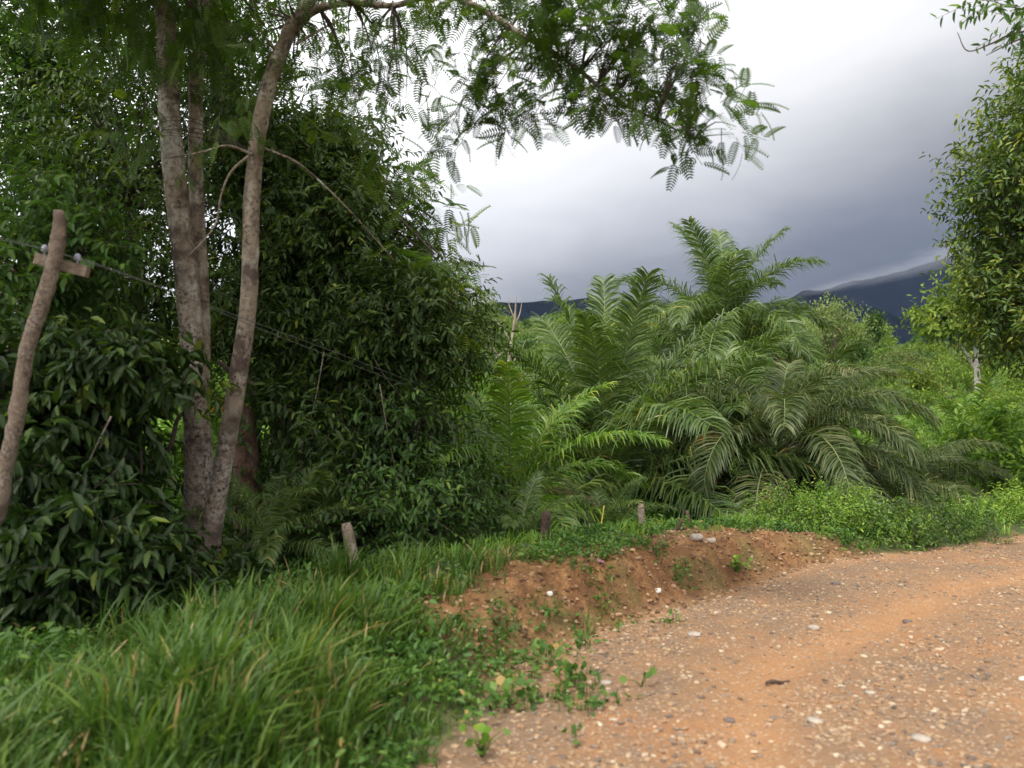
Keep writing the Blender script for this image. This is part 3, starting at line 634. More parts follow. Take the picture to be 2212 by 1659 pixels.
shrub('broadleaf_shrub', 'glossy broad-leaved bush drooping beside the twin-stemmed trunk, brightest at its top', 330, 8.4, [B(270, 780, 8.0, 90, 25, .5, 1.1), B(190, 760, 8.2, 80, 35, .6, .8), B(330, 800, 8.1, 50, 15, .3, .5), B(180, 870, 8.5, 80, 50, .7, .9), B(200, 960, 8.8, 80, 50, .6, .8)], LONG_T, .14, .056, M['mango_leaf'], **{**kw, 'tint_mid': .58})
shrub('broadleaf_shrub', 'broad-leaved bush at the left edge with long pale drooping leaves near the ground', 130, 7.6, [B(60, 800, 8.0, 90, 70, .7, 1.1), B(150, 900, 7.9, 110, 70, .7, 1.2), B(70, 1010, 7.7, 100, 70, .8, 1.2), B(170, 1090, 7.5, 90, 70, .7, 1.1), B(90, 1180, 7.3, 130, 70, .7, 1.4), B(200, 1210, 7.2, 80, 60, .5, .8)], LONG_T, .17, .062, M['mango_leaf'], **kw)
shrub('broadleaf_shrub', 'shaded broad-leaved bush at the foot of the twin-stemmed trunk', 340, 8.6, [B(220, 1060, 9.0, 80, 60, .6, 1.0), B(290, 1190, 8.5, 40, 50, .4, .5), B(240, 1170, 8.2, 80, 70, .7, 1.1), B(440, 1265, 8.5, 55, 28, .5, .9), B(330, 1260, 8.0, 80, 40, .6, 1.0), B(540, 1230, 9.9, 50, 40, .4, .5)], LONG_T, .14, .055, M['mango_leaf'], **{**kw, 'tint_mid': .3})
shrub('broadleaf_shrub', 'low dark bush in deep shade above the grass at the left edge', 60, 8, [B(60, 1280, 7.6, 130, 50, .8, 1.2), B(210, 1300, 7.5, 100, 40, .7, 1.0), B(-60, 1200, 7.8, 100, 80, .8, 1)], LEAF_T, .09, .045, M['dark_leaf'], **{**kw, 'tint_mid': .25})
kw2 = dict(clusters=20, twigs=22, leaves=8, twig_len=.42, csize=.3, droop=.45, shell=.25, tint_mid=.4, tint_sd=.25)
shrub('tall_shrub', 'tall dark shrub under the dense crown, between the brown trunk and the leaning short post', 660, 11, [B(620, 900, 11.5, 100, 60, 1, .7), B(720, 970, 11.3, 100, 60, 1, .8), B(630, 1050, 11.6, 50, 60, .7, .4), B(740, 1060, 11.2, 90, 50, .9, .7), B(830, 890, 11.2, 90, 50, 1, .6)], LONG_T, .15, .05, M['dark_leaf'], **{**kw2, 'twigs': 15})
shrub('tall_shrub', 'leafy shrub right of the leaning short post, below the tip of the dense crown', 870, 10.5, [B(850, 1010, 10.8, 90, 60, .8, .8), B(900, 930, 10.8, 60, 45, .6, .5), B(930, 1060, 10.5, 70, 70, .7, .9), B(840, 1120, 10.3, 80, 60, .8, .9), B(960, 1150, 10.2, 60, 45, .5, .8)], LEAF_T, .10, .045, M['shrub_leaf'], **{**kw2, 'csize': .24, 'twigs': 14, 'tint_mid': .3})
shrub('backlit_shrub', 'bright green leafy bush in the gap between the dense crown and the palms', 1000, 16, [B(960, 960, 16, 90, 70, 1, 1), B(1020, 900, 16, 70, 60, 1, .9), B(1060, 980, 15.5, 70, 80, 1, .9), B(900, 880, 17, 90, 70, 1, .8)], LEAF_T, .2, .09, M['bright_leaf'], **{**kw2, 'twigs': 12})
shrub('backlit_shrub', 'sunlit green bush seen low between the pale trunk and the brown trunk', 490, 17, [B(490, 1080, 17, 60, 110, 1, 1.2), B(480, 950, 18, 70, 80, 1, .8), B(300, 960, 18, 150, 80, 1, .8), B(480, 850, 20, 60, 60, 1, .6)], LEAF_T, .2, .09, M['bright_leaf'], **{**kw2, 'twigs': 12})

# reddish trunk between shrubs
base = P(535, 1265, 10.8); base[2] = hz(base[0], base[1])
st = empty('brown_stump_tree', base, 'short brown trunk with a knobbly side stub behind the slim pale tree', 'tree')
mb = MB(); tube(mb, [base - [0, 0, .2]] + pts_px([(535, 1150, 10.8), (532, 1040, 10.8), (530, 960, 10.8), (525, 880, 10.9)]), [.19, .17, .16, .15, .10], 14, 50, .1, 12)
mb.build('trunk', M['bark_red'], st, base)
mb = MB(); tube(mb, pts_px([(545, 1110, 10.8), (575, 1095, 10.6), (592, 1078, 10.5)]), [.07, .06, .045], 10, 12, .12, 13); mb.build('branch_stub', M['bark_red'], st, base)

# ------------------------------------------------------------------ oil palms
def frond_mesh(L, e0, bend, nl, ll, w, mats, seed, twist=.0, sway=.0):
    rg = np.random.default_rng(seed); n = 26
    tt = np.linspace(0, 1, n); a = e0 - bend * tt ** 1.35
    dx, dz = np.cos(a), np.sin(a); x = np.concatenate([[0], np.cumsum((dx[1:] + dx[:-1]) / 2)]) / (n - 1) * L; z = np.concatenate([[0], np.cumsum((dz[1:] + dz[:-1]) / 2)]) / (n - 1) * L
    y = sway * L * tt ** 2
    path = np.stack([x, y, z], 1)
    mb = MB(); tube(mb, path, np.interp(tt, [0, .1, .4, 1], [.05, .035, .018, .004]) * L / 4, 5, None, mat=1, cap=False)
    for sg in (-1, 1):
        t = np.linspace(.16, .995, nl) + rg.uniform(-.004, .004, nl)
        p = np.stack([np.interp(t, tt, path[:, k]) for k in range(3)], 1); an = np.interp(t, tt, a)
        T = np.stack([np.cos(an), np.zeros(nl), np.sin(an)], 1); Up = np.stack([-np.sin(an), np.zeros(nl), np.cos(an)], 1)
        fw = .45 + .75 * t ** 2; up = .30 + rg.normal(size=nl) * .28 + twist * sg
        d0 = unit(T * fw[:, None] + np.array([0, sg, 0]) + Up * up[:, None] + rg.normal(size=(nl, 3)) * .07)
        l = ll * np.clip(np.sin(np.pi * (.16 + .78 * t)), .1, 1) ** .55 * (.85 + .25 * rg.random(nl))
        g1, g2 = np.array([0, 0, -.38]), np.array([0, 0, -1.0])
        d1 = unit(d0 + g1); d2 = unit(d0 + g2 * (.8 + .8 * rg.random((nl, 1))))
        q0 = p; q1 = q0 + d0 * l[:, None] * .35; q2 = q1 + d1 * l[:, None] * .35; q3 = q2 + d2 * l[:, None] * .34
        sd = unit(np.cross(d0, Up + .4 * rg.normal(size=(nl, 3)))) * (w * .5)
        V = np.stack([q0 - sd * .5, q0 + sd * .5, q1 - sd, q1 + sd, q2 - sd * .8, q2 + sd * .8, q3 - sd * .1, q3 + sd * .1], 1)
        Q = np.array([(0, 1, 3, 2), (2, 3, 5, 4), (4, 5, 7, 6)])[None] + (np.arange(nl) * 8)[:, None, None]
        tint = np.clip(rg.normal(.45, .2, nl) + .35 * (rg.random(nl) > .96), 0, 1)
        mb.add(V.reshape(-1, 3), Q.reshape(-1, 4), None, np.repeat(tint, 3), 0)
    return mb.mesh('frond', mats)
def frond_set(key, L, leafmat, nl=150, ll=.78, w=.031, fronds=((84, 25), (74, 50), (64, 62), (52, 72), (38, 80), (22, 75), (5, 60)), seed=0):
    return [frond_mesh(L, R(e), R(bd), nl, ll, w, [M[leafmat], M['palm_rachis']], seed + i, 0, (.04, -.05, .03)[i % 3]) for i, (e, bd) in enumerate(fronds)]
SETS = {'plume': frond_set('p', 4, 'palm_leaf', seed=70, fronds=((85, 45), (74, 90), (62, 115), (50, 125), (36, 118), (18, 95), (0, 70))), 'green': frond_set('g', 1.0 * 4, 'palm_leaf', seed=10), 'olive': frond_set('o', 4, 'palm_leaf_dry', seed=30, fronds=((70, 85), (60, 105), (50, 115), (38, 115), (24, 105), (8, 85), (-10, 60))), 'fresh': frond_set('f', 4, 'palm_leaf_fresh', seed=50, nl=80, w=.05)}
DEAD = [frond_mesh(4, R(e), R(b_), 80, .6, .028, [M['dead_frond_leaf'], M['dead_wood']], 90 + i) for i, (e, b_) in enumerate(((5, 80), (30, 135)))]
def palm(label, px, py, Y, h, scale, nfr, kinds, sets='green', group='oil palms beyond the fence', rot=0, lean=(0, 0), name='oil_palm', spread=(0, 6), tr=.2, azs=None):
    """crown centre at pixel (px, py); the trunk reaches down h metres or to the ground"""
    c = P(px, py, Y); gz = hz(c[0], c[1]); b0 = np.array([c[0] - lean[0], c[1] - lean[1], hz(c[0] - lean[0], c[1] - lean[1])])
    e = empty(name, b0, label, 'palm', group)
    mb = MB(); H = max(.25, c[2] - b0[2])
    n = max(6, int(H * 9)); tt = np.linspace(0, 1, n)
    pth = b0 + (c - b0) * tt[:, None]; pth[0, 2] -= .15
    rad_ = tr * scale * (1 + .14 * (np.arange(n) % 2)) * np.interp(tt, [0, .1, .85, 1], [1.25, 1, 1.05, .75])
    tube(mb, pth, rad_, 12, None, .16, nfr)
    # old leaf bases
    for k in range(int(14 + H * 14)):
        a = k * 2.4; z_ = random.uniform(.25, 1) ; q = b0 + (c - b0) * z_; dd = np.array([math.cos(a), math.sin(a), .9])
        tube(mb, [q, q + dd * .16 * scale, q + dd * .26 * scale], [.06 * scale, .045 * scale, .03 * scale], 5, None, tint=.5)
    mb.build('trunk', M['palm_trunk'], e, b0)
    S_ = SETS[sets]
    for k in range(nfr):
        f = (k + .5) / nfr; i = min(len(S_) - 1, int(spread[0] + (spread[1] - spread[0] + .99) * f))
        o = link('frond', S_[i], e, tuple(c - b0 + np.array([0, 0, .02])))
        az = (azs[k] if azs and k < len(azs) else R(rot) + k * 2.39996 + random.uniform(-.12, .12))
        s_ = scale * random.uniform(.9, 1.08)
        o.rotation_euler = (random.uniform(-.06, .06), random.uniform(-.05, .05), az); o.scale = (s_,) * 3
    if Y < 26 and scale > .5:
        for k in range(2):
            o = link('frond', DEAD[k], e, tuple(c - b0)); o.rotation_euler = (0, 0, R(rot) + 4.2 + k * 2.1); o.scale = (scale * .85,) * 3; o['label'] = 'brown dead frond hanging under the crown'
    return e
palm('young oil palm with a broad fan of upright dark fronds rising behind the fence posts', 1310, 1075, 16.5, 0, 1.12, 26, None, rot=20, spread=(0, 5.4), tr=.26)
palm('tall oil palm with the highest crown, its plume-like fronds tossed against the storm cloud', 1560, 765, 23, 4, .96, 28, None, 'plume', rot=80, spread=(0, 5.8))
palm('oil palm with long olive drooping fronds arching over the bank in the middle right', 1680, 985, 16.5, 1, .86, 24, None, 'olive', rot=10, spread=(0, 5))
palm('low oil palm at the roadside bushes with thin stalks and hanging olive fronds', 1890, 1110, 17.5, .3, .72, 22, None, 'olive', rot=50, spread=(0, 6))
palm('oil palm with pale hanging fronds to the right below the tallest crown', 1770, 890, 22, 2, .7, 22, None, 'green', rot=130, spread=(2.5, 6))
palm('small fresh green palm leaning out left of the young oil palm', 1100, 1090, 12.5, .2, .62, 14, None, 'fresh', rot=0, spread=(1, 5.5), tr=.15)
palm('seedling palm with low dark feathery fronds between the dark post and the pale post', 1300, 1165, 12.2, 0, .28, 11, None, 'green', rot=30, spread=(1, 6), tr=.2, group='low seedling palms')
palm('seedling palm with low fronds spreading in deep shade by the leaning short post', 700, 1215, 10.5, 0, .38, 14, None, 'green', rot=10, spread=(0, 6), tr=.2, group='low seedling palms')
palm('seedling palm with narrow leaflets glinting at the foot of the brown trunk', 585, 1190, 9.8, 0, .34, 13, None, 'green', rot=40, spread=(1, 6), tr=.2, group='low seedling palms')
palm('seedling palm at the left end of the bank beside the dark post', 1120, 1190, 10.8, 0, .3, 11, None, 'green', rot=70, spread=(1, 6), tr=.2, group='low seedling palms')
palm('oil palm crowded in behind the arching olive fronds', 1540, 990, 18.5, 1, .85, 22, None, 'green', rot=15, spread=(1, 6))
palm('yellowing palm with a hanging dead frond at the right edge above the road bend', 2110, 1010, 24, 1.5, .7, 18, None, 'fresh', rot=10, spread=(0, 6))
palm('oil palm half hidden behind the roadside bushes near the right edge', 2020, 1070, 21, .8, .55, 18, None, 'olive', rot=110, spread=(0, 6))
k = 0
for (px, py, Y, s_, se) in [(1930, 930, 30, .9, 'fresh'), (2060, 900, 34, .9, 'fresh'), (2180, 960, 30, .9, 'green'), (1990, 860, 42, .9, 'green'), (2120, 860, 46, .9, 'fresh'), (1650, 850, 30, .9, 'green'), (1420, 860, 30, .9, 'green'), (1200, 900, 26, .8, 'fresh'), (1100, 860, 32, .8, 'fresh'), (1850, 800, 38, .9, 'green'), (2200, 880, 40, .9, 'green')]:
    palm('mid-distance plantation palm rising from the green thicket below the hillside', px, py + 75, Y, 1, s_ * .8, 15, None, se, rot=k * 37, spread=(1.5, 6), group='plantation palms in the thicket'); k += 1
# dead frond hanging from the yellowing palm
mb = MB(); tube(mb, pts_px([(2115, 1010, 23.7), (2150, 1060, 23.5), (2163, 1110, 23.5)]), [.06, .05, .02], 6, 12, .2)
tag(mb.build('dead_frond', M['dead_wood']), 'dry brown dead frond hanging down from the yellowing palm at the right edge', 'dead frond')

# ------------------------------------------------------------------ thicket, roadside bushes, right-hand trees
kb = dict(clusters=16, twigs=16, leaves=8, twig_len=.3, csize=.2, droop=.25, shell=.3, tint_mid=.5, tint_sd=.3, upness=.6)
shrub('roadside_bush', 'fine-leaved light green bush at the right end of the bank', 1780, 12.0, [B(1750, 1155, 12.2, 50, 30, .6, 1.0), B(1810, 1120, 12.5, 50, 35, .6, .9), B(1860, 1165, 12.2, 65, 28, .6, 1.0), B(1715, 1120, 12.9, 35, 22, .5, .5)], LEAF_T, .06, .026, M['bright_leaf'], **{**kb, 'leaves': 9, 'twigs': 34, 'twig_len': .24})
shrub('roadside_bush', 'darker low bush along the road edge, right of the light green one', 1960, 12.6, [B(1930, 1175, 12.3, 60, 28, .5, 1.1), B(2000, 1165, 12.7, 70, 30, .6, 1.1), B(2060, 1160, 13, 50, 30, .6, .8)], LEAF_T, .07, .03, M['shrub_leaf'], **{**kb, 'twigs': 26})
shrub('roadside_bush', 'bright low bush where the road disappears at the right edge', 2150, 14.5, [B(2130, 1150, 14.3, 50, 25, .6, 1), B(2180, 1130, 15, 50, 30, .6, 1), B(2230, 1110, 15.5, 50, 35, .7, 1)], LEAF_T, .08, .03, M['bright_leaf'], **{**kb, 'twigs': 26})
shrub('tall_shrub', 'tall light green shrub behind the road bend near the right edge', 2180, 22, [B(2190, 1040, 22, 60, 60, 1.2, 1), B(2170, 960, 24, 60, 60, 1.2, .9), B(2230, 980, 22, 60, 80, 1.2, .9)], LEAF_T, .2, .09, M['bright_leaf'], **{**kb, 'csize': .4, 'twig_len': .5})

leafy_tree('overhanging_tree', 'big bushy tree hanging in from the right edge of the photo', [(2420, 1200, 19.5), (2400, 900, 19.5), (2370, 600, 19.5), (2330, 350, 19.5), (2300, 100, 19.5), (2300, -100, 19.5)], [.4, .33, .27, .2, .14, .08],
           [B(2265, 180, 18.4, 55, 60, 1.1, .8), B(2225, 290, 18.4, 60, 45, 1.1, .9), B(2175, 350, 17.9, 50, 40, 1.0, .7), B(2255, 400, 18.4, 90, 60, 1.4, 1.4), B(2165, 430, 18.1, 55, 45, 1.0, .8), B(2215, 500, 18.4, 80, 60, 1.4, 1.4), B(2175, 570, 18.1, 50, 45, 1.0, .9), B(2235, 620, 18.2, 80, 60, 1.3, 1.4),
            B(2195, 680, 17.9, 60, 40, 1.0, 1.0), B(2265, 720, 18.1, 60, 40, 1.1, 1.0), B(2355, 500, 19.2, 130, 250, 2.0, 3), B(2355, 150, 19.2, 100, 180, 1.8, 1.6)],
           LEAF_T, .16, .068, M['dark_leaf'], M['bark_dark'], clusters=13, twigs=18, leaves=8, twig_len=.6, csize=.32, droop=.3, shell=.3, tint_mid=.68, tint_sd=.35, upness=.5, limb_r=.06)
# thin bare twigs in the top right corner
mb = MB()
for a in ([(2330, 60, 9), (2200, 70, 9), (2140, 95, 9), (2090, 110, 9), (2068, 70, 9)], [(2330, 30, 9), (2212, 20, 9), (2150, 5, 9)], [(2250, 68, 9), (2190, 90, 9), (2130, 120, 9)]):
    tube(mb, pts_px(a), np.linspace(.014, .004, len(a)), 5, 20, .1, mat=1)
crown(mb, [B(2190, 45, 9, 25, 35, .3, .5), B(2150, 20, 9, 20, 25, .3, .3)], LEAF_T, .12, .045, 6, 6, .3, .1, .4, .3, 6, .3)
bt = mb.build('twiggy_branch', [M['shrub_leaf'], M['bark_dark']]); tag(bt, 'thin nearly bare twigs reaching in at the top right corner', 'branch')

# ------------------------------------------------------------------ hillside trees
def hill_tree_mesh(seed, tmpl, mat, h, w, leaf, ncl, form):
    global RNG
    keep = RNG; RNG = np.random.default_rng(seed); rg = RNG
    tm = MB(); cm = MB()
    tube(tm, [(0, 0, -.4), (rg.normal() * .1, 0, h * .3), (rg.normal() * .2, rg.normal() * .2, h * .75)], [.2, .15, .06], 6, 8, .1)
    for k in range(ncl):
        if form == 'round': u = rdir(1)[0]; c = np.array([u[0] * w, u[1] * w, h * .62 + u[2] * h * .36]) * (1, 1, 1)
        elif form == 'cone': f = rg.random(); a = rg.random() * 6.28; r = w * (1 - f) * (.4 + .6 * rg.random()); c = np.array([math.cos(a) * r, math.sin(a) * r, h * (.2 + .8 * f)])
        else: a = rg.random() * 6.28; r = w * rg.random() ** .5; c = np.array([math.cos(a) * r, math.sin(a) * r, h * (.55 + .35 * rg.random())])
        n = 125; p = c + rg.normal(size=(n, 3)) * np.array([.5, .5, .34]) * (w / 3 + .25)
        D = rdir(n) + np.array([0, 0, -.2]); Nn = unit(np.array([0, 0, 1.0]) + rg.normal(size=(n, 3)) * .6)
        L = leaf * (.6 + .8 * rg.random(n))
        put_leaves(cm, p, D, Nn, L, L * .55, tmpl, np.clip(rg.normal(.5, .15) + rg.normal(size=n) * .15, 0, 1))
        if k % 3 == 0: tube(tm, [(0, 0, h * .35), c * .6 + np.array([0, 0, h * .15]), c], [.07, .05, .02], 4, 5, cap=False)
    RNG = keep
    return tm.mesh('trunk', [M['bark_dark']]), cm.mesh('crown', [M[mat]])
KINDS = [('rounded_tree', 'rounded mid-green tree on the far hillside', hill_tree_mesh(1, LEAF_T, 'hill_a', 6, 2.6, .30, 34, 'round'), 'rounded green hillside trees'),
         ('lime_tree', 'yellow-green bushy tree on the far hillside', hill_tree_mesh(2, LEAF_T, 'hill_b', 5.5, 2.3, .22, 34, 'round'), 'yellow-green hillside trees'),
         ('spreading_tree', 'flat-topped spreading tree on the far hillside', hill_tree_mesh(3, LEAF_T, 'hill_a', 6.5, 3.1, .30, 34, 'flat'), 'spreading hillside trees'),
         ('conical_tree', 'narrow deep green pointed tree on the far hillside', hill_tree_mesh(4, LEAF_T, 'hill_c', 7, 1.9, .30, 30, 'cone'), 'pointed hillside trees'),
         ('dark_bushy_tree', 'deep green bushy tree on the far hillside', hill_tree_mesh(5, LEAF_T, 'hill_c', 5, 2.6, .30, 34, 'round'), 'deep green hillside trees')]
def hill_tree(i, x, y, s, label=None, rz=None):
    nm, lb, (tm, cm), gr = KINDS[i]
    e = empty(nm, (x, y, hz(x, y) - .1), label or lb, 'tree', None if label else gr)
    e.rotation_euler = (0, 0, random.uniform(0, 6.28) if rz is None else rz); e.scale = (s, s, s * random.uniform(.85, 1.1))
    link('trunk', tm, e); link('crown', cm, e)
    return e
rs = np.random.default_rng(12); placed = []
for _ in range(6000):
    if len(placed) >= 235: break
    y = rs.uniform(34, 128); px = rs.uniform(930, 2290) if rs.random() < .86 else rs.uniform(380, 930)
    x = (px - CX) / F * y; d = 2.7 + y * .014
    if px < 930 and y < 60 : continue
    if 2000 < px < 2190 and y < 45: continue
    if all((x - a) ** 2 + (y - b) ** 2 > d * d for a, b in placed): placed.append((x, y))
_main = len(placed)
for _ in range(3000):
    if len(placed) >= _main + 50: break
    y = rs.uniform(40, 128); x = (rs.uniform(2290, 3100) - CX) / F * y; d = 3.4 + y * .02
    if edge_su(np.array([x]), np.array([y]))[0][0] > 3 and all((x - a) ** 2 + (y - b) ** 2 > d * d for a, b in placed): placed.append((x, y))
for x, y in placed:
    px = CX + x / y * F
    pr = [.34, .16, .22, .08, .20]
    k = rs.choice(5, p=pr); s_ = rs.uniform(.55, .95) * np.interp(y, [34, 60, 128], [.55, .8, 1.05])
    hill_tree(int(k), x, y, s_)
# a few that stand out on the skyline
def sky_tree(i, px, top, y, s, label):
    x = (px - CX) / F * y; z = hz(x, y); H = CAMZ - (top - CY) / F * y - z
    e = hill_tree(i, x, y, s, label); hh = [6.2, 5.7, 6.4, 7.5, 5.4][i]; e.scale = (s, s, max(.5, H / hh)); return e
sky_tree(1, 1800, 648, 62, .95, 'yellowish rounded tree standing highest on the ridge in front of the blue mountain')
sky_tree(3, 1890, 672, 75, .75, 'small dark pointed tree on the ridge right of the yellowish rounded one')
sky_tree(1, 1705, 683, 58, .7, 'pale lime bush at the foot of the tall palm crown on the ridge')
sky_tree(1, 1050, 640, 60, .6, 'light green tree at the edge of the dense dark crown, against the grey cloud')

# tree with the white forked trunk, right
base = P(2112, 870, 42); base[2] = P(2112, 858, 42)[2]
gzb = hz(base[0], base[1]); base[2] = min(base[2], 99)
wt = empty('white_trunk_tree', (base[0], base[1], gzb), 'tree with a bare white forked trunk and a flat spreading crown on the right', 'tree')
O = np.array([base[0], base[1], gzb]); mb = MB()
tube(mb, [O, P(2113, 850, 42), P(2110, 790, 42), P(2108, 745, 42), P(2100, 690, 42)], [.17, .15, .13, .11, .06], 9, 30, .1, 3)
tube(mb, [P(2110, 800, 42), P(2095, 775, 42), P(2085, 760, 42), P(2060, 720, 42)], [.1, .08, .06, .04], 7, 16, .1)
tube(mb, [P(2112, 790, 42), P(2125, 765, 42), P(2135, 750, 42), P(2160, 700, 42)], [.1, .08, .06, .04], 7, 16, .1)
mb.build('trunk', M['bark_white'], wt, O)
mb = MB(); crown(mb, [B(2080, 690, 42, 70, 30, 1.6, 1.2), B(2030, 690, 42, 40, 15, 1, .7), B(2130, 680, 42, 60, 35, 1.5, 1.2), B(2120, 640, 42, 60, 30, 1.5, 1), B(2170, 720, 42, 40, 25, 1, .8)], LEAF_T, .3, .15, 20, 6, .7, .42, .2, .3, 14, .45, twig_mat=None)
mb.build('crown', M['hill_a'], wt, O)

# bare dead tree between the dense crown and the young palm
base = P(1105, 870, 34); base[2] = hz(base[0], base[1])
dt = MB()
tube(dt, [base, P(1100, 800, 34), P(1105, 740, 34), P(1112, 690, 34), P(1115, 640, 34)], [.11, .09, .07, .05, .02], 7, 30, .12)
for a in ([(1105, 740, 34), (1085, 710, 34), (1070, 690, 34)], [(1108, 710, 34), (1122, 680, 34), (1128, 650, 34)], [(1104, 750, 34), (1075, 770, 34), (1055, 790, 34)], [(1112, 690, 34), (1100, 660, 34), (1098, 640, 34)], [(1102, 790, 34), (1125, 760, 34), (1135, 735, 34)], [(1075, 770, 34), (1060, 740, 34), (1050, 700, 34)]):
    tube(dt, pts_px(a), np.linspace(.04, .01, len(a)), 5, 12, .1)
o = dt.build('dead_tree', M['dead_wood'], None, base, loc=tuple(base)); tag(o, 'pale leafless dead tree with forked twigs left of the young palm', 'dead tree')

# far-off woods, one mass
mb = MB(); n = 42000
y = RNG.uniform(130, 420, n); x = (RNG.uniform(900, 3300, n) - CX) / F * y
z = height(x, y, False) + RNG.random(n) ** .7 * (3.5 + 3.5 * vnoise(x / 9, y / 9, 77)) 
p = np.stack([x, y, z], 1)
put_leaves(mb, p, rdir(n), unit(np.array([0, -.3, 1.0]) + RNG.normal(size=(n, 3)) * .5), 1.6 * (.6 + .8 * RNG.random(n)), 1.1, CLUMP_T, np.clip(vnoise(x / 8, y / 8, 5) * .8 + RNG.normal(size=n) * .12, 0, 1))
tag(mb.build('far_woods', M['hill_c']), 'far-off dark green woods beyond the hillside', 'woods', kind='stuff')

# ------------------------------------------------------------------ ground cover, grass
def clump_cover(name, label, n, sampler, ll, lw, hgt, mat, tmpl=LEAF_T, k=10, cat='undergrowth'):
    x, y, sc_ = sampler(n); n = len(x); z = height(x, y)
    p0 = np.stack([x, y, z], 1)
    a = RNG.normal(size=(n, k, 3)) * np.array([.5, .5, 0]); hh = hgt * sc_
    p = p0[:, None] + a * (hh * .8)[:, None, None] + np.array([0, 0, 1.0]) * (RNG.random((n, k)) ** .8 * hh[:, None])[..., None]
    D = unit(a + RNG.normal(size=(n, k, 3)) * .5 + np.array([0, 0, .15])); Nn = unit(np.array([0, 0, 1.0]) + RNG.normal(size=(n, k, 3)) * .4)
    ct = RNG.normal(.45, .15, (n, 1)); ti = np.clip(ct + RNG.normal(size=(n, k)) * .14 + (RNG.random((n, k)) > .99) * .5, 0, 1)
    sz = (.6 + .8 * RNG.random((n, k))) * (sc_[:, None] ** .4)
    mb = MB(); put_leaves(mb, p.reshape(-1, 3), D.reshape(-1, 3), Nn.reshape(-1, 3), (ll * sz).ravel(), (lw * sz).ravel(), tmpl, ti.ravel())
    # stems
    m_ = n; s_ = np.array([.003, 0, 0]); top = p0 + np.array([0, 0, 1.0]) * hh[:, None] * .8
    mb.add(np.stack([p0 - s_, p0 + s_, top + s_, top - s_], 1).reshape(-1, 3), np.arange(m_ * 4).reshape(-1, 4), None, .3, 0)
    return tag(mb.build(name, mat), label, cat, kind='stuff')
def s_under(n):
    y = RNG.uniform(7.2, 26, n) ** 1.0; x = (RNG.uniform(-150, 2350, n) - CX) / F * y
    s, u = edge_su(x, y); ub = u - U_BANK
    k = (s > np.where((ub > -.5) & (ub < 6.2), 2.0, np.where(y < 10, 2.2, .35))); x, y = x[k], y[k]
    s, u = edge_su(x, y); low = np.where((u - U_BANK > -.5), np.interp(s, [.5, 3.0, 6.5], [.15, .22, 1]), 1)
    return x, y, (.5 + .9 * vnoise(x / 1.5, y / 1.5, 91)) * low
clump_cover('undergrowth', 'tangled green undergrowth under the trees and palms', 11000, s_under, .15, .07, .55, M['cover'])
def s_far(n):
    y = RNG.uniform(24, 70, n); x = (RNG.uniform(300, 3200, n) - CX) / F * y; s, u = edge_su(x, y); x, y = x[s > 1], y[s > 1]
    return x, y, .8 + 1.6 * vnoise(x / 3, y / 3, 92) ** 2
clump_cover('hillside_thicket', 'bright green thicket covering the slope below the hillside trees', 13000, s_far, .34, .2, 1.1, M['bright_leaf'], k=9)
def s_bank(n):
    x = RNG.uniform(-1.2, 5, n); y = RNG.uniform(6, 13, n); s, u = edge_su(x, y); ub = u - U_BANK
    dens = vnoise(x * 2.2, y * 2.2, 93)
    k = (s > .08) & (s < 1.5) & (ub > -1) & (ub < 7) & (dens > np.interp(s, [.1, .5, .8, 1.2], [.66, .56, .48, .5])) ; x, y = x[k], y[k]
    return x, y, .35 + .5 * RNG.random(len(x))
clump_cover('bank_weeds', 'small weeds rooted in the eroded soil bank', 6500, s_bank, .06, .032, .17, M['cover'], k=9, cat='weeds')
def s_verge(n):
    x = RNG.uniform(-8, 1.2, n); y = RNG.uniform(2.8, 10.5, n); s, u = edge_su(x, y)
    e = fbm(x * 2.5, y * 2.5, 4, 61)
    k = (s + e * .8 > .05) & (u - U_BANK < -.25); x, y, s = x[k], y[k], s[k]
    return x, y, (.25 + .9 * vnoise(x * 1.2, y * 1.2, 95) * sstep(0, .8, s)) * np.interp(y, [4.5, 7, 8.5], [1, .7, .5])
clump_cover('verge_weeds', 'leafy creeping weeds along the road verge', 6000, s_verge, .075, .042, .34, M['cover'], k=9, cat='weeds')

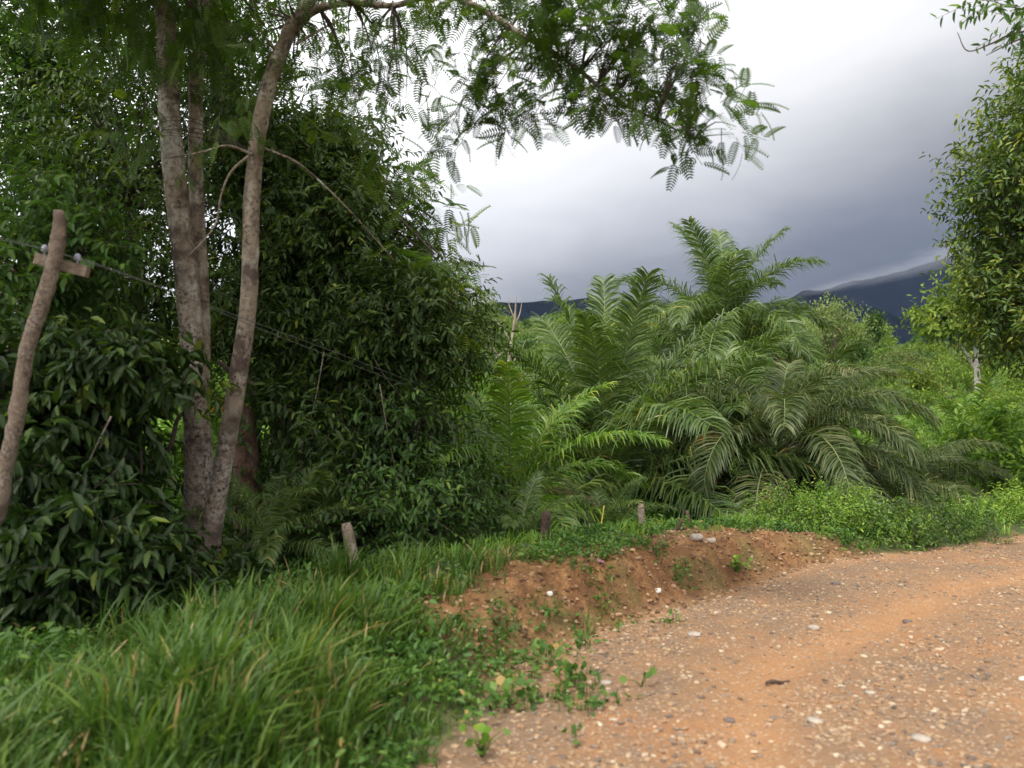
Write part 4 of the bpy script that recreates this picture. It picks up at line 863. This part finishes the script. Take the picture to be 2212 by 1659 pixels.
def s_creep(n):
    x = RNG.uniform(-2, 1.6, n); y = RNG.uniform(3.4, 7.6, n); s, u = edge_su(x, y); d = .55 * vnoise(x * 2.6, y * 2.6, 99) + .45 * vnoise(x * 9, y * 9, 100)
    k = (s < .3) & (s > -1.1) & (d > np.interp(s, [-1.1, -.5, 0, .3], [.80, .66, .52, .4])); x, y, s = x[k], y[k], s[k]
    return x, y, .5 + .8 * RNG.random(len(x))
clump_cover('creeping_weeds', 'flat creeping weeds straying from the verge onto the bare road', 2000, s_creep, .055, .036, .09, M['cover'], k=5, cat='weeds')
def grass(name, label, n_tuft, sampler, blades, hgt, w, mat):
    x, y, sc_ = sampler(n_tuft); n = len(x); z = height(x, y); k = blades
    p0 = np.stack([x, y, z], 1)[:, None] + RNG.normal(size=(n, k, 3)) * np.array([.045, .045, 0])
    az = RNG.random((n, k)) * 6.283; lean = .12 + .55 * RNG.random((n, k)) ** 1.3
    h = hgt * sc_[:, None] * (.45 + .75 * RNG.random((n, k)))
    hd = np.stack([np.cos(az), np.sin(az), 0 * az], -1); wind = np.array([.22, .02, 0])
    sd = np.stack([-np.sin(az), np.cos(az), 0 * az], -1) + RNG.normal(size=(n, k, 3)) * .3
    f = np.array([0, .3, .62, .85, 1.0]); V = []
    for i, q in enumerate(f):
        out_ = lean * h * (q ** 2) * 1.15; up_ = h * (q - .42 * lean * q ** 3)
        c = p0 + hd * out_[..., None] + np.array([0, 0, 1.0]) * up_[..., None] + wind * (h * q * q * .5)[..., None]
        ww = w * (1, 1.15, .95, .6, .06)[i] * (.7 + .6 * (h / hgt)) * .5
        V += [c - sd * ww[..., None], c + sd * ww[..., None]]
    V = np.stack(V, 2).reshape(-1, 3)
    Q = np.array([(0, 1, 3, 2), (2, 3, 5, 4), (4, 5, 7, 6), (6, 7, 9, 8)])[None] + (np.arange(n * k) * 10)[:, None, None]
    ti = np.clip(RNG.normal(.45, .12, (n, 1)) + RNG.normal(size=(n, k)) * .2, 0, .93); ti = np.where(RNG.random((n, k)) > .97, 1, ti)
    mb = MB(); mb.add(V, Q.reshape(-1, 4), None, np.repeat(ti.ravel(), 4)); return tag(mb.build(name, mat), label, 'grass', kind='stuff')
def s_grass(n):
    x = RNG.uniform(-9, .9, n); y = RNG.uniform(3.0, 10.2, n); s, u = edge_su(x, y); ub = u - U_BANK
    d = vnoise(x * .9, y * .9, 96)
    # the grass thins out under the trees
    lim = np.interp(x, [-9, -3.4, -2.6, -1.6, -1, 0], [5.0, 5.3, 6.0, 7.8, 8.6, 8.4])
    dens = sstep(-.1, .45, s + (d - .5) * .7) * sstep(lim + .7, lim - .4, y + (d - .5)) * sstep(.9, -.2, ub - .5)
    d2 = vnoise(x * 3.1 + 9, y * 3.1, 98)
    k = RNG.random(n) < dens * (.08 + 1.9 * d * d2 + .2 * d2); x, y, s, d, d2 = x[k], y[k], s[k], d[k], d2[k]
    return x, y, (.5 + .6 * sstep(.1, 1.3, s)) * (.12 + .65 * d + 1.2 * d2 ** 2.2) * np.interp(y, [4.5, 7, 8.5], [.95, .9, .8])
grass('tall_grass', 'tall fresh green grass growing thick along the road verge', 19000, s_grass, 11, .44, .0105, M['grass'])
def s_banktop(n):
    x = RNG.uniform(-1.5, 14, n); y = RNG.uniform(7, 19, n); s, u = edge_su(x, y); ub = u - U_BANK
    d = .5 * vnoise(x * 1.5, y * 1.5, 97) + .5 * vnoise(x * 6, y * 6, 103)
    lo = np.interp(ub, [-1, 0, 5.5, 6.5], [.5, .85, .8, .1])
    k = (s > lo + (d - .5) * .4) & (s < lo + 2.2) & (ub > -.5) & (RNG.random(n) < sstep(.25, .7, d)); x, y, s, d = x[k], y[k], s[k], d[k]
    return x, y, .2 + 1.2 * d ** 1.5
grass('bank_grass', 'short bright grass along the top of the soil bank and the road edge', 6500, s_banktop, 11, .24, .008, M['bright_leaf'])

# ------------------------------------------------------------------ gravel and rocks
def stones(mb, p, size, flat=.5):
    ico = bpy.data.meshes.new('tmp'); import bmesh; bm = bmesh.new(); bmesh.ops.create_icosphere(bm, subdivisions=1, radius=1)
    TV = np.array([v.co[:] for v in bm.verts]); TF = np.array([[v.index for v in f.verts] for f in bm.faces]); bm.free(); bpy.data.meshes.remove(ico)
    n = len(p); sc3 = size[:, None] * np.stack([RNG.uniform(.75, 1.35, n), RNG.uniform(.6, 1, n), flat * RNG.uniform(.5, 1.2, n)], 1)
    az = RNG.random(n) * 6.283; ca, sa = np.cos(az), np.sin(az)
    Vv = TV[None] * (1 + RNG.normal(size=(n, len(TV), 1)) * .16) * sc3[:, None]
    X = Vv[..., 0] * ca[:, None] - Vv[..., 1] * sa[:, None]; Y_ = Vv[..., 0] * sa[:, None] + Vv[..., 1] * ca[:, None]
    V = np.stack([X, Y_, Vv[..., 2]], -1) + p[:, None]
    T = TF[None] + (np.arange(n) * len(TV))[:, None, None]
    return V.reshape(-1, 3), T.reshape(-1, 3), len(TF)
n = 185000; y = 3.4 + 13 * RNG.random(n) ** 1.9; x = RNG.uniform(-1.2, 12, n); s, u = edge_su(x, y)
dens = np.clip(.2 + 2.4 * (.6 * vnoise(x * 1.1, y * 1.1, 101) + .4 * vnoise(x * 3.3, y * 3.3, 102) - .33), .34, 1) * (1 - .75 * np.clip(np.exp(-((s + 3.45 + .15 * np.sin(u * .4)) / .3) ** 2) + np.exp(-((s + 1.75 + .12 * np.sin(u * .5)) / .28) ** 2), 0, 1))
k = (s < .0) & (RNG.random(n) < dens); x, y = x[k], y[k]; n = len(x)
size = .0045 + .025 * RNG.random(n) ** 4.5 + (RNG.random(n) > .992) * .014 * RNG.random(n)
mb = MB(); Vs, Ts, nf_ = stones(mb, np.stack([x, y, height(x, y) + size * .12], 1), size, .55)
mb.add(Vs, None, Ts, np.repeat(np.clip(RNG.random(n), 0, 1), nf_))
tag(mb.build('road_gravel', M['gravel'], smooth=False), 'loose tan, grey and cream gravel strewn over the dirt road', 'gravel', kind='stuff')
n = 34000; x = RNG.uniform(-1.2, 5.5, n); y = RNG.uniform(5.5, 13, n); s, u = edge_su(x, y); ub = u - U_BANK
k = (s > -.1) & (s < 1.15) & (ub > -1) & (ub < 6.6); x, y = x[k], y[k]; n = len(x); size = .005 + .03 * RNG.random(n) ** 4
mb = MB(); Vs, Ts, nf_ = stones(mb, np.stack([x, y, height(x, y) + size * .2], 1), size, .75); mb.add(Vs, None, Ts, np.repeat(RNG.random(n), nf_))
tag(mb.build('bank_clods', M['clod'], smooth=False), 'crumbled soil clods on the face of the bank', 'soil clods', kind='stuff')

def ground_at(px, py):
    """the point of the ground seen at a pixel"""
    lo = 2.5
    for Y in np.arange(2.5, 30, .02):
        q = P(px, py, Y)
        if q[2] <= hz(q[0], q[1]): return np.array([q[0], q[1], hz(q[0], q[1])])
    return P(px, py, 12)
def rock(px, py, wpx, flat, label, mat='rock', name='rock', seed=0, sx=1.0):
    import bmesh
    c = ground_at(px, py); r = wpx / F * c[1] / 2
    bm = bmesh.new(); bmesh.ops.create_icosphere(bm, subdivisions=3, radius=1)
    V = np.array([v.co[:] for v in bm.verts]); T = np.array([[v.index for v in f.verts] for f in bm.faces]); bm.free()
    nz_ = 1 + .5 * fbm(V[:, 0] * 1.2 + seed * 3.3, V[:, 1] * 1.2 + V[:, 2] * 1.7, 3, seed) * 1.3
    V = np.clip(V * nz_[:, None], -.86, .86) * np.array([r, r * .7 * sx, r * flat]) ; V[:, 2] += r * flat * .45
    mb = MB(); mb.add(V, None, T); o = mb.build(name, M[mat], loc=tuple(c)); o.rotation_euler = (random.uniform(-.15, .15), random.uniform(-.15, .15), random.uniform(-.5, .5))
    return tag(o, label, 'rock')
rock(1757, 1360, 30, .45, 'flat pale rock lying alone in the middle of the dirt road', seed=1)
rock(1188, 1288, 15, .8, 'small white stone stuck in the face of the bank', 'rock_white', 'stone', 2)
rock(1505, 1168, 34, .55, 'pale boulder in the grass on top of the bank beside the thin dark post', 'rock', 'boulder', 3)
rock(1535, 1172, 26, .5, 'smaller pale boulder just right of the other boulder on top of the bank', 'rock', 'boulder', 4)
rock(1990, 1740 - 140, 46, .35, 'half-buried brown stone near the bottom of the picture, left of the yellowish patch', 'rock', 'rock', 5)
rock(2270 - 60, 1470, 22, .5, 'whitish stone at the right edge of the road', 'rock_white', 'stone', 6)
rock(1310, 1478, 30, .4, 'tan flat stone near the round-leaved seedling', 'rock', 'stone', 7)
rock(1575, 1560, 28, .4, 'grey flat stone low in the middle of the road', 'rock_dark', 'stone', 8)
rock(1760, 1562, 40, .35, 'greyish broad flat stone in the lower right of the road', 'rock', 'stone', 9)
rock(1420, 1278, 18, .6, 'cream stone at the foot of the bank where the ditch ends', 'rock_white', 'stone', 10)
rock(1500, 1372, 34, .3, 'thin grey slab lying left of the middle of the road', 'rock', 'stone', 11)
rock(1805, 1262, 20, .4, 'small grey stone on the far part of the road', 'rock_dark', 'stone', 12)
rock(1960, 1345, 24, .4, 'dark stone in the gravel strip right of the centre of the road', 'rock_dark', 'stone', 13)
rock(1880, 1500, 26, .4, 'tan stone below the dark piece of bark, further right', 'rock', 'stone', 14)
# curled piece of bark
c0 = ground_at(1682, 1480); mb = MB()
tube(mb, [c0 + [-.09, 0, .008], c0 + [-.04, .01, .018], c0 + [.02, .0, .012], c0 + [.08, .01, .02]], [.008, .013, .011, .006], 8, 20, .35, 4)
tag(mb.build('bark_piece', M['post_dark']), 'dark curled piece of bark lying on the road', 'bark')
c0 = ground_at(1297, 1219); mb = MB()
w_ = .035; vs = [(-w_, -.012, .03), (w_, -.012, .012), (w_, .014, .03), (-w_, .014, .05)]
vs += [(a, b_ + .004, c_ + .006) for a, b_, c_ in vs]
mb.add(np.array(vs) + c0, [(3, 2, 1, 0), (4, 5, 6, 7), (0, 1, 5, 4), (1, 2, 6, 5), (2, 3, 7, 6), (3, 0, 4, 7)])
tag(mb.build('litter', M['pink']), 'scrap of pink litter on the face of the bank', 'litter')

# ------------------------------------------------------------------ posts, pole and wires
def post(label, a, b_, r, mat, name='fence_post', seed=0, group='old fence posts', cut=.2, sides=12):
    """a: pixel and distance of the foot, b_: of the top"""
    A_ = P(*a); g_ = hz(A_[0], A_[1]); B_ = P(*b_); d = B_ - A_; 
    foot = A_.copy(); foot[2] = min(A_[2], g_) - .1
    mb = MB(); n = 16; t_ = np.linspace(0, 1, n); pp = foot + (B_ - foot) * t_[:, None]; pp[:, 0] += .012 * np.sin(t_ * 5 + seed)
    rr = r * (1.08 - .1 * t_); rr[-1] = r * .72; 
    tube(mb, pp, rr, sides, None, .09, seed)
    return tag(mb.build(name, mat, None, foot, loc=tuple(foot)), label, 'post', group)
post('pale round-topped fence post leaning slightly left on the bank', (1392, 1175, 10.3), (1386, 1088, 10.3), .040, M['post'], seed=1)
post('dark weathered fence post at the left end of the bank top', (1182, 1210, 9.4), (1179, 1105, 9.4), .052, M['post_dark'], seed=2)
post('tan fence post leaning left out of the tall grass under the dense tree', (782, 1270, 8.7), (745, 1130, 8.7), .058, M['post'], seed=3)
post('broken reddish stake leaning right on the bank top', (1440, 1172, 10.6), (1472, 1120, 10.6), .024, M['post_dark'], 'broken_stake', 4, cut=0)
post('thin dark stake standing behind the pale boulder', (1494, 1165, 11.2), (1484, 1103, 11.2), .028, M['post_dark'], 'thin_stake', 5)
post('slim reddish post in the palm shade near the right end of the bank', (1664, 1130, 14), (1664, 1065, 14), .05, M['bark_red'], 'thin_post', 6)
post('small pale stick poking up by the shrubs at the left edge', (152, 1300, 7.6), (148, 1255, 7.6), .016, M['post'], 'stick', 7, group=None)
# dry stalks and the yellow stalk
for j, (px, top) in enumerate([(1243, 1118), (1262, 1125), (1270, 1130)]):
    c0 = P(px, 1190, 10.2); c0[2] = hz(c0[0], c0[1]); mb = MB(); e_ = P(px + (-3, 2, 4)[j], top, 10.2)
    tube(mb, [c0, (c0 + e_) / 2 + [.01, 0, 0], e_], [.008, .008, .003], 5, 10, .1)
    tag(mb.build('dry_stalk', M['straw']), ('leftmost', 'middle', 'rightmost')[j] + ' of the three grey dry stalks standing between the dark and the pale post', 'stalk', 'dry stalks')
c0 = P(1298, 1190, 11); c0[2] = hz(c0[0], c0[1]); mb = MB()
tube(mb, [c0, P(1298, 1140, 11), P(1305, 1092, 11)], [.012, .014, .006], 6, 12, .1); tag(mb.build('yellow_stalk', M['yellow_stalk']), 'bright yellow withered stalk left of the pale post', 'stalk')

# leaning pole with crossarm
foot = P(-110, 1350, 6.3); foot[2] = hz(foot[0], foot[1]) - .15
pl = empty('utility_pole', (foot[0], foot[1], foot[2] + .15), 'crooked rough wooden pole with a short crossarm leaning at the left edge', 'pole'); O = np.array([foot[0], foot[1], foot[2] + .15])
mb = MB(); pth = [foot] + pts_px([(-55, 1230, 6.3), (-5, 1100, 6.3), (14, 1000, 6.3), (32, 920, 6.3), (45, 840, 6.3), (60, 750, 6.3), (86, 670, 6.3), (108, 600, 6.3), (122, 540, 6.3), (128, 490, 6.3), (127, 455, 6.3)])
tube(mb, pth, [.066, .062, .058, .056, .055, .052, .050, .054, .052, .055, .048, .036], 16, 110, .13, 6); mb.build('pole', M['pole'], pl, O)
def box(mb, c, ax, ay, az, mat=0):
    c, ax, ay, az = map(lambda v: np.asarray(v, float), (c, ax, ay, az)); V = np.array([c + sx * ax + sy * ay + sz * az for sx in (-1, 1) for sy in (-1, 1) for sz in (-1, 1)])
    mb.add(V, [(0, 1, 3, 2), (4, 6, 7, 5), (0, 4, 5, 1), (2, 3, 7, 6), (0, 2, 6, 4), (1, 5, 7, 3)], None, .5, mat)
a_, b_ = P(78, 558, 6.42), P(190, 588, 6.42); axx = (b_ - a_) / 2
mb = MB(); up_ = unit(np.cross(axx, np.array([0, 1.0, 0]))); up_ = up_ * np.sign(up_[2])
box(mb, (a_ + b_) / 2, axx, np.array([0, .032, 0]), up_ * .042); arm = mb.build('crossarm', M['timber'], pl, O, smooth=False)
bv = arm.modifiers.new('bevel', 'BEVEL'); bv.width = .004; bv.segments = 2
ins = []
for px in (97, 168):
    q = P(px, 548 + (px - 78) * .27, 6.42); mb = MB()
    tube(mb, [q + [0, 0, 0], q + [0, 0, .03], q + [0, 0, .04], q + [0, 0, .055], q + [0, 0, .065], q + [0, 0, .085]], [.010, .010, .03, .018, .024, .010], 12); mb.build('insulator', M['porcelain'], pl, O); ins.append(q + [0, 0, .052])
for j, q in enumerate(ins):
    mb = MB(); ends = [P(-420, 440 + 12 * j, 5.2), q, P(600 + 8 * j, 715 + 14 * j, 8.2), P(900, 828 + 12 * j, 10.5), P(1040, 880 + 10 * j, 13)]
    tube(mb, ends, .003, 5, 60, cap=False); tag(mb.build('wire', M['wire']), ('upper', 'lower')[j] + ' of the two thin wires running from the leaning pole past the pale trunks', 'wire', 'wires on the leaning pole')

# round-leaved seedlings at the road edge
def seedling(px, py, label, n, hgt, lsz, mat, seed):
    c = ground_at(px, py); rg = np.random.default_rng(seed); e = empty('seedling', c, label, 'plant', 'seedlings at the road edge')
    sm = MB(); lm = MB(); tp = []
    for k in range(n):
        a = rg.random() * 6.28; r = rg.random() * hgt * .9; q = c + np.array([math.cos(a) * r, math.sin(a) * r, hgt * rg.uniform(.35, 1)])
        tube(sm, [c, (c + q) / 2 + [0, 0, .02], q], [.004, .003, .002], 4, 6, cap=False); tp.append(q)
    tp = np.array(tp); D = unit(tp - c + rg.normal(size=(n, 3)) * .05); 
    TV = np.array([(0, 0, 0), (.25, -.46, .05), (.65, -.46, .02), (1, 0, -.08), (.65, .46, .02), (.25, .46, .05)]); 
    put_leaves(lm, tp, D, unit(np.array([0, -.5, .8]) + rg.normal(size=(n, 3)) * .3), lsz * (.7 + .5 * rg.random(n)), lsz * .95, (TV, LEAF_T[1]), rg.random(n))
    sm.build('stems', M['cover'], e, c); lm.build('leaves', mat, e, c)
seedling(1385, 1485, 'lone round-leaved seedling standing on the bare road left of the bark piece', 4, .11, .06, M['shrub_leaf'], 1)
seedling(1100, 1530, 'bluish broad-leaved plant in the weeds at the near road edge', 12, .15, .07, M['cover'], 2)
seedling(1230, 1480, 'sprawling round-leaved plant just right of the verge weeds', 12, .13, .06, M['shrub_leaf'], 3)
seedling(1190, 1440, 'leafy plant between the tall grass and the foot of the bank', 12, .14, .055, M['cover'], 4)
seedling(1590, 1240, 'bright green tuft clinging to the lower bank near its right end', 26, .16, .05, M['bright_leaf'], 5)
seedling(1040, 1640, 'light green weeds at the very bottom beside the road edge', 18, .14, .05, M['bright_leaf'], 6)
# withered orange leaves seen through the gap
for (px, py, Y, lb) in ((470, 862, 17, 'orange withered leaf glowing in the gap between the two pale trunks'), (1125, 805, 20, 'orange withered leaf hanging left of the young palm'), (1532, 935, 15.6, 'yellow withered leaf hanging below the palm crowns')):
    mb = MB(); c = P(px, py, Y); n = 7
    put_leaves(mb, c + RNG.normal(size=(n, 3)) * .06, np.array([0, 0, -1.0]) + RNG.normal(size=(n, 3)) * .3, np.array([0, -1.0, .2]) + RNG.normal(size=(n, 3)) * .4, .3, .09, LONG_T, RNG.random(n))
    tag(mb.build('withered_leaf', M['orange_leaf']), lb, 'leaf')

# ------------------------------------------------------------------ the moist air between here and the mountains
m, t, o = new_mat('haze')
pv = N(t, 'ShaderNodeVolumePrincipled'); pv.inputs['Color'].default_value = (.42, .56, 1, 1); pv.inputs['Density'].default_value = .00004; pv.inputs['Anisotropy'].default_value = 0
t.links.new(pv.outputs[0], o.inputs['Volume'])
mb = MB(); box(mb, (0, 0, 410), (4400, 0, 0), (0, 4400, 0), (0, 0, 450)); tag(mb.build('haze', m, smooth=False), 'thin bluish haze', 'haze', kind='stuff')

# thin vines and dead stems hanging in the thicket on the left
rv = random.Random(5)
for (x0, y0, x1, y1, Y, lb) in [(700, 760, 640, 1010, 10.6, 'thin vine curving down in front of the dense dark crown'), (820, 830, 850, 1120, 10.2, 'thin grey vine hanging near the tip of the dense dark crown'), (770, 700, 905, 960, 10.8, 'slanting dead stem under the dense dark crown'),
                            (240, 900, 150, 1150, 7.4, 'bent dead stem among the broad leaves on the left'), (470, 780, 540, 830, 9.6, 'dark bare limb crossing the gap between the two pale trunks'), (300, 1010, 440, 870, 9.0, 'dark crooked limb leaning against the twin-stemmed tree')]:
    a_, b_ = P(x0, y0, Y), P(x1, y1, Y + .3); mb = MB(); m1_ = a_ * .65 + b_ * .35 + np.array([rv.uniform(-.08, .08), 0, -.06]); m2_ = a_ * .3 + b_ * .7 + np.array([rv.uniform(-.08, .08), 0, .05])
    th_ = .03 if 'limb' in lb else .008
    tube(mb, [a_, m1_, m2_, b_], [th_, th_ * .9, th_ * .8, th_ * .6], 6, 30, .15, 3)
    tag(mb.build('dry_vine' if 'stem' in lb else 'limb' if 'limb' in lb else 'vine', M['bark_dark'] if 'limb' in lb else M['dead_wood']), lb, 'vine' if 'vine' in lb else 'branch')
